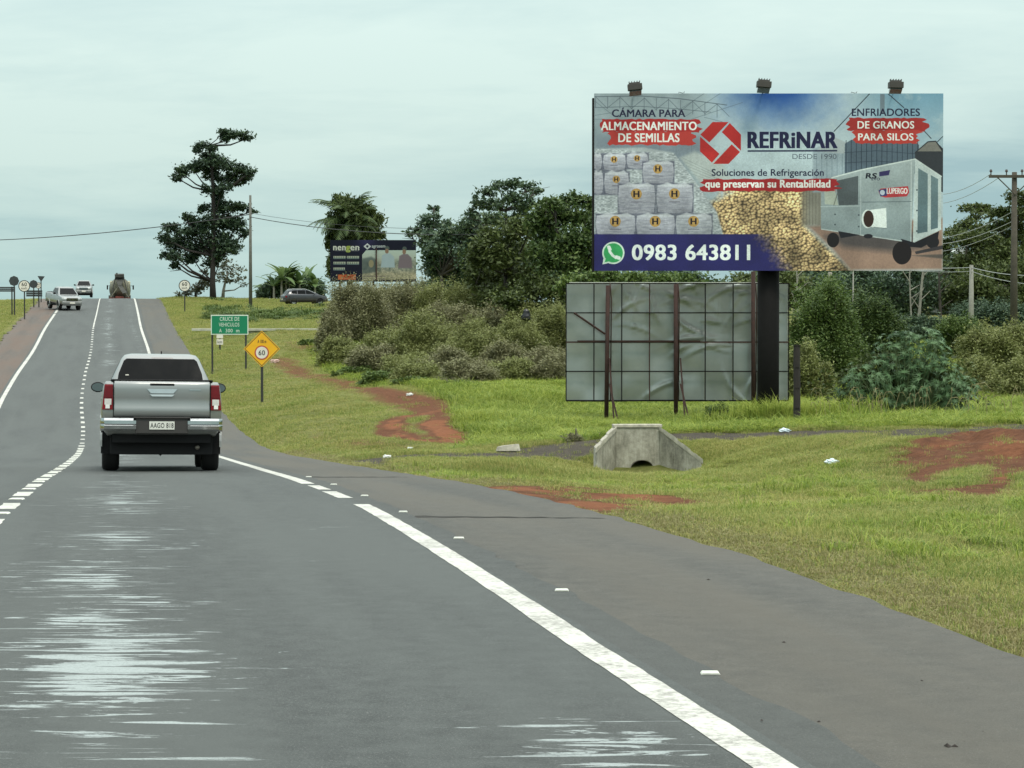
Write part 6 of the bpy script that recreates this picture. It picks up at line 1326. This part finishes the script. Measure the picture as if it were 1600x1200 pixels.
def pole(px, foot, top, d, r, mat, label, arm=None, name='utility_pole'):
    p = W(px, foot, d); g0 = gz(p.x, d); h = W(px, top, d).z-g0; t_ = thing(name, label, 'utility pole', (p.x, d, g0)); m = MB(); m.tube([(0, 0, -.4), (0, 0, h)], [r*1.25, r*.75], 10); m.build('shaft', mat, t_, smooth=True)
    if arm:
        a, b_, pa = arm; k = d/FPX; x0, x1 = (a-px)*k, (b_-px)*k; z = W(px, pa, d).z-g0; m = MB(); m.box(((x0+x1)/2, -r, z), (x1-x0, .12, .14)); m.build('crossarm', WOODP, t_)
        for x in np.linspace(x0+.1, x1-.1, 4): m = MB(); m.tube([(x, -r, z+.06), (x, -r, z+.2), (x, -r, z+.24), (x, -r, z+.34)], [.03, .03, .08, .05], 8); m.build('insulator', M('insulator_brown', (.06, .04, .035), .3), t_)
        for s_ in (-1, 1): m = MB(); m.tube([(s_*.9, -r, z-.03), (0, -r, z-.9)], .03, 5); m.build('arm_brace', WOODP, t_)
    return t_
pole(391.5, 470, 305, 186, .13, M('pole_weathered', (.14, .14, .12), .8, var=.25), 'slim tall utility pole right of the tall tree on the hill')
pole(1584, 500, 269, 108, .17, WOODP, 'wooden utility pole with a wide crossarm at the right edge', (1543, 1622, 276))
pole(1517.5, 500, 414, 118, .14, CON, 'pale concrete pole in front of the dark trees right of the billboard')
pole(1333, 475, 424, 96, .035, CON, 'very thin white rod standing behind the green bush under the billboard')
def wire(pts, r, mat, label, group, sag=True):
    P_ = [W(*p) for p in pts]; m = MB(); L_ = []
    for a, b_ in zip(P_[:-1], P_[1:]):
        n_ = 10
        for k in range(n_): L_.append(a.lerp(b_, k/n_)-Vector((0, 0, (a-b_).length*.012*4*(k/n_)*(1-k/n_) if sag else 0)))
    L_.append(P_[-1]); b0 = L_[0].copy(); m.tube([p-b0 for p in L_], r, 4); o = m.build('power_cable', mat); o.location = b0; tag(o, label, 'cable', group)
GW = 'power cables'
wire([(-60,377,205),(391,335,186)], .035, WIREM, 'thick black cable sagging across the sky left of the tall tree', GW)
wire([(391,339,186),(760,366,150)], .03, WIREM, 'black cable running from the slim pole over the dark billboard to the wood', GW)
wire([(391,333,186),(770,356,150)], .014, WIREM, 'thin upper cable from the slim pole towards the wood', GW)
wire([(1548,272,108),(1440,300,150)], .016, WIREL, 'upper cable leaving the crossarm behind the billboard', GW)
wire([(1566,274,108),(1440,318,150)], .016, WIREL, 'second cable from the crossarm passing behind the billboard', GW)
wire([(1584,330,108),(1440,375,138)], .022, WIREL, 'middle pale cable drooping from the wooden pole to the left', GW)
wire([(1584,345,108),(1440,382,138)], .022, WIREL, 'lower pale cable drooping from the wooden pole to the left', GW)
wire([(1584,352,108),(1440,395,138)], .018, WIREL, 'lowest pale cable drooping behind the billboard edge', GW)
wire([(1640,430,104),(1518,418,118),(1400,414,126)], .022, WIREL, 'pale cable slung along the top of the concrete pole', GW)
wire([(1640,446,104),(1518,424,118),(1400,420,126)], .018, WIREL, 'pale cable hung just under the top of the concrete pole', GW)
wire([(1600,272,108),(1700,262,80)], .016, WIREM, 'cable leaving the crossarm pole out of the picture at right', GW)
# ------------------------------------------------------------------ grass blades
BLADE = grassmat('grass_blade', [(.10, .17, .030), (.235, .295, .064), (.41, .41, .125)], (.48, .40, .16))
BLADE_L = grassmat('grass_lush', [(.09, .155, .024), (.21, .305, .044), (.38, .44, .085)], (.40, .42, .10), .4, .45)
STRAW = foliage('grass_straw', (.26, .23, .11), (.36, .31, .16), None, .3, g=1)
def blades(n_, rad, h, wd, curve, seed, straw=0):
    rng = np.random.default_rng(seed); V = []; F_ = []; ms = []
    for i in range(n_):
        a = rng.uniform(0, 6.28); r_ = rad*math.sqrt(rng.random()); b = np.array([math.cos(a)*r_, math.sin(a)*r_, -.02]); hh = h*rng.uniform(.5, 1.15); az = rng.uniform(0, 6.28); cv = curve*rng.uniform(.2, 1.2)*hh
        dv = np.array([math.cos(az), math.sin(az), 0]); sd_ = np.array([-dv[1], dv[0], 0])*wd/2; p1 = b+dv*cv*.3+[0, 0, hh*.6]; p2 = b+dv*cv+[0, 0, hh*(1-.25*curve)]; k = len(V)
        V += [b-sd_, b+sd_, p1+sd_*.8, p1-sd_*.8, p2]; F_ += [[k, k+1, k+2, k+3], [k+3, k+2, k+4]]; ms += [1 if rng.random() < straw else 0]*2
    me = bpy.data.meshes.new('tuft'); me.from_pydata([tuple(v) for v in V], [], F_); return me, ms
def tuft_col(name, specs, mats):
    c = bpy.data.collections.new(name)
    for i, s_ in enumerate(specs):
        me, ms = blades(*s_); 
        for m_ in mats: me.materials.append(m_)
        me.polygons.foreach_set('material_index', ms); o = bpy.data.objects.new('tuft', me); c.objects.link(o)
    return c
SH = tuft_col('short_tufts', [(46, .13, .06, .005, .9, 1, .05), (42, .14, .05, .005, 1.1, 2, .08), (50, .12, .075, .0045, .8, 3, .05), (40, .15, .04, .006, 1.2, 4, .12)], [BLADE, STRAW])
BLADE_D = grassmat('grass_dry', [(.19, .17, .065), (.30, .26, .11), (.42, .36, .18)], (.16, .18, .055), .3, .6)
SHD = tuft_col('dry_tufts', [(40, .14, .05, .005, 1.1, 11, .1), (36, .15, .04, .005, 1.2, 12, .2), (44, .13, .06, .0045, .9, 13, .1)], [BLADE_D, STRAW])
TL = tuft_col('tall_tufts', [(46, .26, .46, .016, .8, 5, .04), (40, .28, .60, .016, .9, 6, .05), (50, .24, .36, .016, .8, 7, .03)], [BLADE_L, STRAW])
def scatter(name, label, coll, X, Y, sc, zs, tint=None):
    Z = zter(X, Y); n_ = len(X); me = bpy.data.meshes.new(name); me.vertices.add(n_); me.vertices.foreach_set('co', np.column_stack([X, Y, Z]).astype(np.float32).ravel())
    rot = np.column_stack([RNG.normal(0, .12, n_), RNG.normal(0, .12, n_), RNG.uniform(0, 6.28, n_)]).astype(np.float32)
    a = me.attributes.new('rot', 'FLOAT_VECTOR', 'POINT'); a.data.foreach_set('vector', rot.ravel()); a = me.attributes.new('scl', 'FLOAT_VECTOR', 'POINT'); a.data.foreach_set('vector', np.column_stack([sc, sc, zs]).astype(np.float32).ravel())
    a = me.attributes.new('idx', 'INT', 'POINT'); a.data.foreach_set('value', RNG.integers(0, 16, n_).astype(np.int32))
    o = bpy.data.objects.new(name, me); COL.objects.link(o); ng = bpy.data.node_groups.new(name, 'GeometryNodeTree'); ng.interface.new_socket('Geometry', in_out='INPUT', socket_type='NodeSocketGeometry'); ng.interface.new_socket('Geometry', in_out='OUTPUT', socket_type='NodeSocketGeometry')
    gi = ng.nodes.new('NodeGroupInput'); go = ng.nodes.new('NodeGroupOutput'); ip = ng.nodes.new('GeometryNodeInstanceOnPoints'); ci = ng.nodes.new('GeometryNodeCollectionInfo'); ci.inputs[0].default_value = coll; ci.inputs[1].default_value = True; ci.inputs[2].default_value = True
    def na(nm, ty):
        q = ng.nodes.new('GeometryNodeInputNamedAttribute'); q.data_type = ty; q.inputs[0].default_value = nm; return q.outputs['Attribute']
    L_ = ng.links.new; L_(gi.outputs[0], ip.inputs['Points']); L_(ci.outputs[0], ip.inputs['Instance']); ip.inputs['Pick Instance'].default_value = True; L_(na('idx', 'INT'), ip.inputs['Instance Index']); L_(na('rot', 'FLOAT_VECTOR'), ip.inputs['Rotation']); L_(na('scl', 'FLOAT_VECTOR'), ip.inputs['Scale']); L_(ip.outputs[0], go.inputs[0])
    md = o.modifiers.new('grass', 'NODES'); md.node_group = ng; tag(o, label, 'grass', kind='stuff'); return o
def cand(n_, y0, y1, u0, u1, power=1.0):
    Y = y0+(y1-y0)*RNG.random(n_)**power; U = RNG.uniform(u0, u1, n_); X = xroad(Y)+U; return X, Y, U
def infr(X, Y, m_=40): px = 800+X/Y*FPX; return (px > -m_) & (px < 1600+m_)
# near mown verge
X, Y, U = cand(300000, 8.5, 56, 5.1, 27, 1.15); k = infr(X, Y, 420) & (U > shr(Y)+.03-.34*RNG.random(len(X))**3*np.clip(.4+2*vnoise(X, Y, 1.7), 0, 1)-.05); X, Y, U = X[k], Y[k], U[k]
r_, g_, l_ = masks(X, Y); kp = RNG.random(len(X)) > np.clip(r_*1.35+g_*1.1*(U > shr(Y)+.5), 0, .985)
kp &= ~((np.abs(X-W(1012, 744, 49).x) < 1.0) & (Y > 48.4) & (Y < 50.2)); X, Y, U = X[kp], Y[kp], U[kp]
e_ = np.clip((U-shr(Y))/1.2, .0, 1); cl = .6+1.3*np.clip(vnoise(X, Y, 1.1)+vnoise(X, Y, .4)+.25, 0, 1); sc = RNG.uniform(.7, 1.2, len(X))*(.8+.012*Y)
nr_ = (U-shr(Y)) < .5+1.3*np.clip(vnoise(X, Y, .45)+.35, 0, 1)*RNG.random(len(X))+.3*RNG.random(len(X)); nr_ &= RNG.random(len(X)) < .8
scatter('dry_edge_grass', 'dry straw coloured grass along the edge of the shoulder', SHD, X[nr_], Y[nr_], sc[nr_], (sc*(.45+.5*e_)*cl)[nr_]); X, Y, U, sc, e_, cl = [q_[~nr_] for q_ in (X, Y, U, sc, e_, cl)]
scatter('mown_grass', 'short yellowish green mown grass on the near verge', SH, X, Y, sc, sc*(.45+.65*e_)*cl)
wx = RNG.uniform(0, 1, 5200); pk = np.stack([RNG.uniform(560, 1640, 5200), RNG.uniform(13, 55, 5200)], 1); X = (pk[:, 0]-800)/FPX*pk[:, 1]; Y = pk[:, 1]; U = X-xroad(Y); r_, g_, l_ = masks(X, Y)
k = (U > shr(Y)+.25) & (r_ < .3) & (g_ < .3) & ((vnoise(X, Y, .7)+vnoise(X, Y, .25)) > .12); X, Y = X[k], Y[k]; sc = RNG.uniform(.3, .6, len(X))
scatter('weed_tufts', 'scattered taller weed and grass tufts in the mown verge', TL, X, Y, sc, sc*RNG.uniform(.3, .6, len(X)))
# left hill verge and left side of the road
X, Y, U = cand(60000, 56, 215, 5.3, 22, 1.3); k = infr(X, Y) & (U > shr(Y)+.1) & ~((Y < 95) & (U > 14)); X, Y, U = X[k], Y[k], U[k]; r_, g_, l_ = masks(X, Y); kp = RNG.random(len(X)) > np.clip(r_*1.5+g_*.9, 0, .98); X, Y, U = X[kp], Y[kp], U[kp]
sc = RNG.uniform(1.0, 1.8, len(X))*(.8+.006*Y); cl = .6+1.3*np.clip(vnoise(X, Y, .5)+vnoise(X, Y, .2)+.2, 0, 1)
scatter('hill_grass', 'bright short grass on the slope right of the climbing road', SH, X, Y, sc, sc*cl)
X, Y, U = cand(14000, 95, 215, -20, SHL, 1.1); k = infr(X, Y) & (U < SHL-.2-.6*RNG.random(len(X))); X, Y, U = X[k], Y[k], U[k]; sc = RNG.uniform(1.3, 2.2, len(X))*1.5
scatter('left_verge_grass', 'grass on the left bank of the road', SH, X, Y, sc, sc*1.2)
pk = [G(RNG.uniform(322, 512), RNG.uniform(484, 499)+RNG.normal(0, 2)) for _ in range(420)]; X = np.array([p.x for p in pk]); Y = np.array([p.y for p in pk]); sc = RNG.uniform(1.2, 2.2, len(X))
DKB = tuft_col('rank_tufts', [(46, .26, .4, .03, .8, 21, 0), (40, .28, .5, .03, .9, 22, 0)], [F_MID]); scatter('rank_grass', 'band of rank grass, shade put into its darker colour, below the parked hatchback', DKB, X, Y, sc, sc*RNG.uniform(.15, .5, len(X))*np.clip(.9+2*vnoise(X, Y, .25), .2, 1.6))  # long grass whose shadow tone is put into a darker leaf colour
# lush meadow and tall grass strip
X, Y, U = cand(74000, 53, 122, 8, 46, 1.25); k = infr(X, Y, 420); X, Y, U = X[k], Y[k], U[k]; r_, g_, l_ = masks(X, Y); pxx = 800+X/Y*FPX
pxE = np.interp(Y, [52, 57, 62, 70, 80, 92, 100, 122], [690, 745, 720, 712, 690, 560, 520, 470]); kp = (pxx > pxE-10+30*RNG.random(len(X))) & (RNG.random(len(X)) > np.clip(r_*1.6+g_*1.5, 0, 1)); X, Y, pxx = X[kp], Y[kp], pxx[kp]
q_ = ~((np.abs(X-W(1415, 650, 63).x) < 1.9) & (np.abs(Y-63) < 1.6)); X, Y, pxx = X[q_], Y[q_], pxx[q_]
ht = np.interp(Y, [53, 56, 60, 68, 75, 92, 122], [.35, .45, .52, .6, .7, .5, .5])*(.6+.9*np.clip(vnoise(X, Y, .6)+vnoise(X, Y, .23)+.25, 0, 1))
sc = RNG.uniform(.7, 1.2, len(X))
scatter('meadow_grass', 'tall bright green meadow grass around the hoarding and the column', TL, X, Y, sc*1.1, sc*ht)
X = W(1210, 650, 60).x+RNG.normal(.3, .9, 260); Y = RNG.uniform(59.3, 60.8, 260); sc = RNG.uniform(.9, 1.4, 260); scatter('tall_grass_clump', 'taller bright grass at the foot of the billboard column', TL, X, Y, sc, sc*1.25)
# arching pale seed stalks in front of the shrub
def stalks():
    rr = random.Random(12); m = MB(); b0 = W(1420, 655, 58.5)
    for k in range(55):
        px = rr.choice([rr.gauss(1350, 26), rr.gauss(1420, 40), rr.gauss(1540, 45), rr.uniform(1270, 1620), rr.uniform(1270, 1620)]); d = rr.uniform(56.5, 61); p = W(px, 655, d); z = gz(p.x, d); h = rr.uniform(.5, 1.05); az = rr.uniform(0, 6.28); b_ = rr.uniform(.1, .55); dv = Vector((math.cos(az), math.sin(az)*.4, 0)); o_ = Vector((p.x, d, z))-b0
        pts = [o_, o_+dv*b_*.2*h+Vector((0, 0, h*.6)), o_+dv*b_*.6*h+Vector((0, 0, h*.95)), o_+dv*b_*1.1*h+Vector((0, 0, h*.97)), o_+dv*b_*1.5*h+Vector((0, 0, h*.8))]; m.tube(pts, [.005, .005, .006, .011, .003], 4, False)
    o = m.build('seed_stalks', STRAW); o.location = b0; tag(o, 'pale arching seed stalks rising from the tall grass in front of the broad leaved shrub', 'grass stalks', kind='stuff')
stalks()
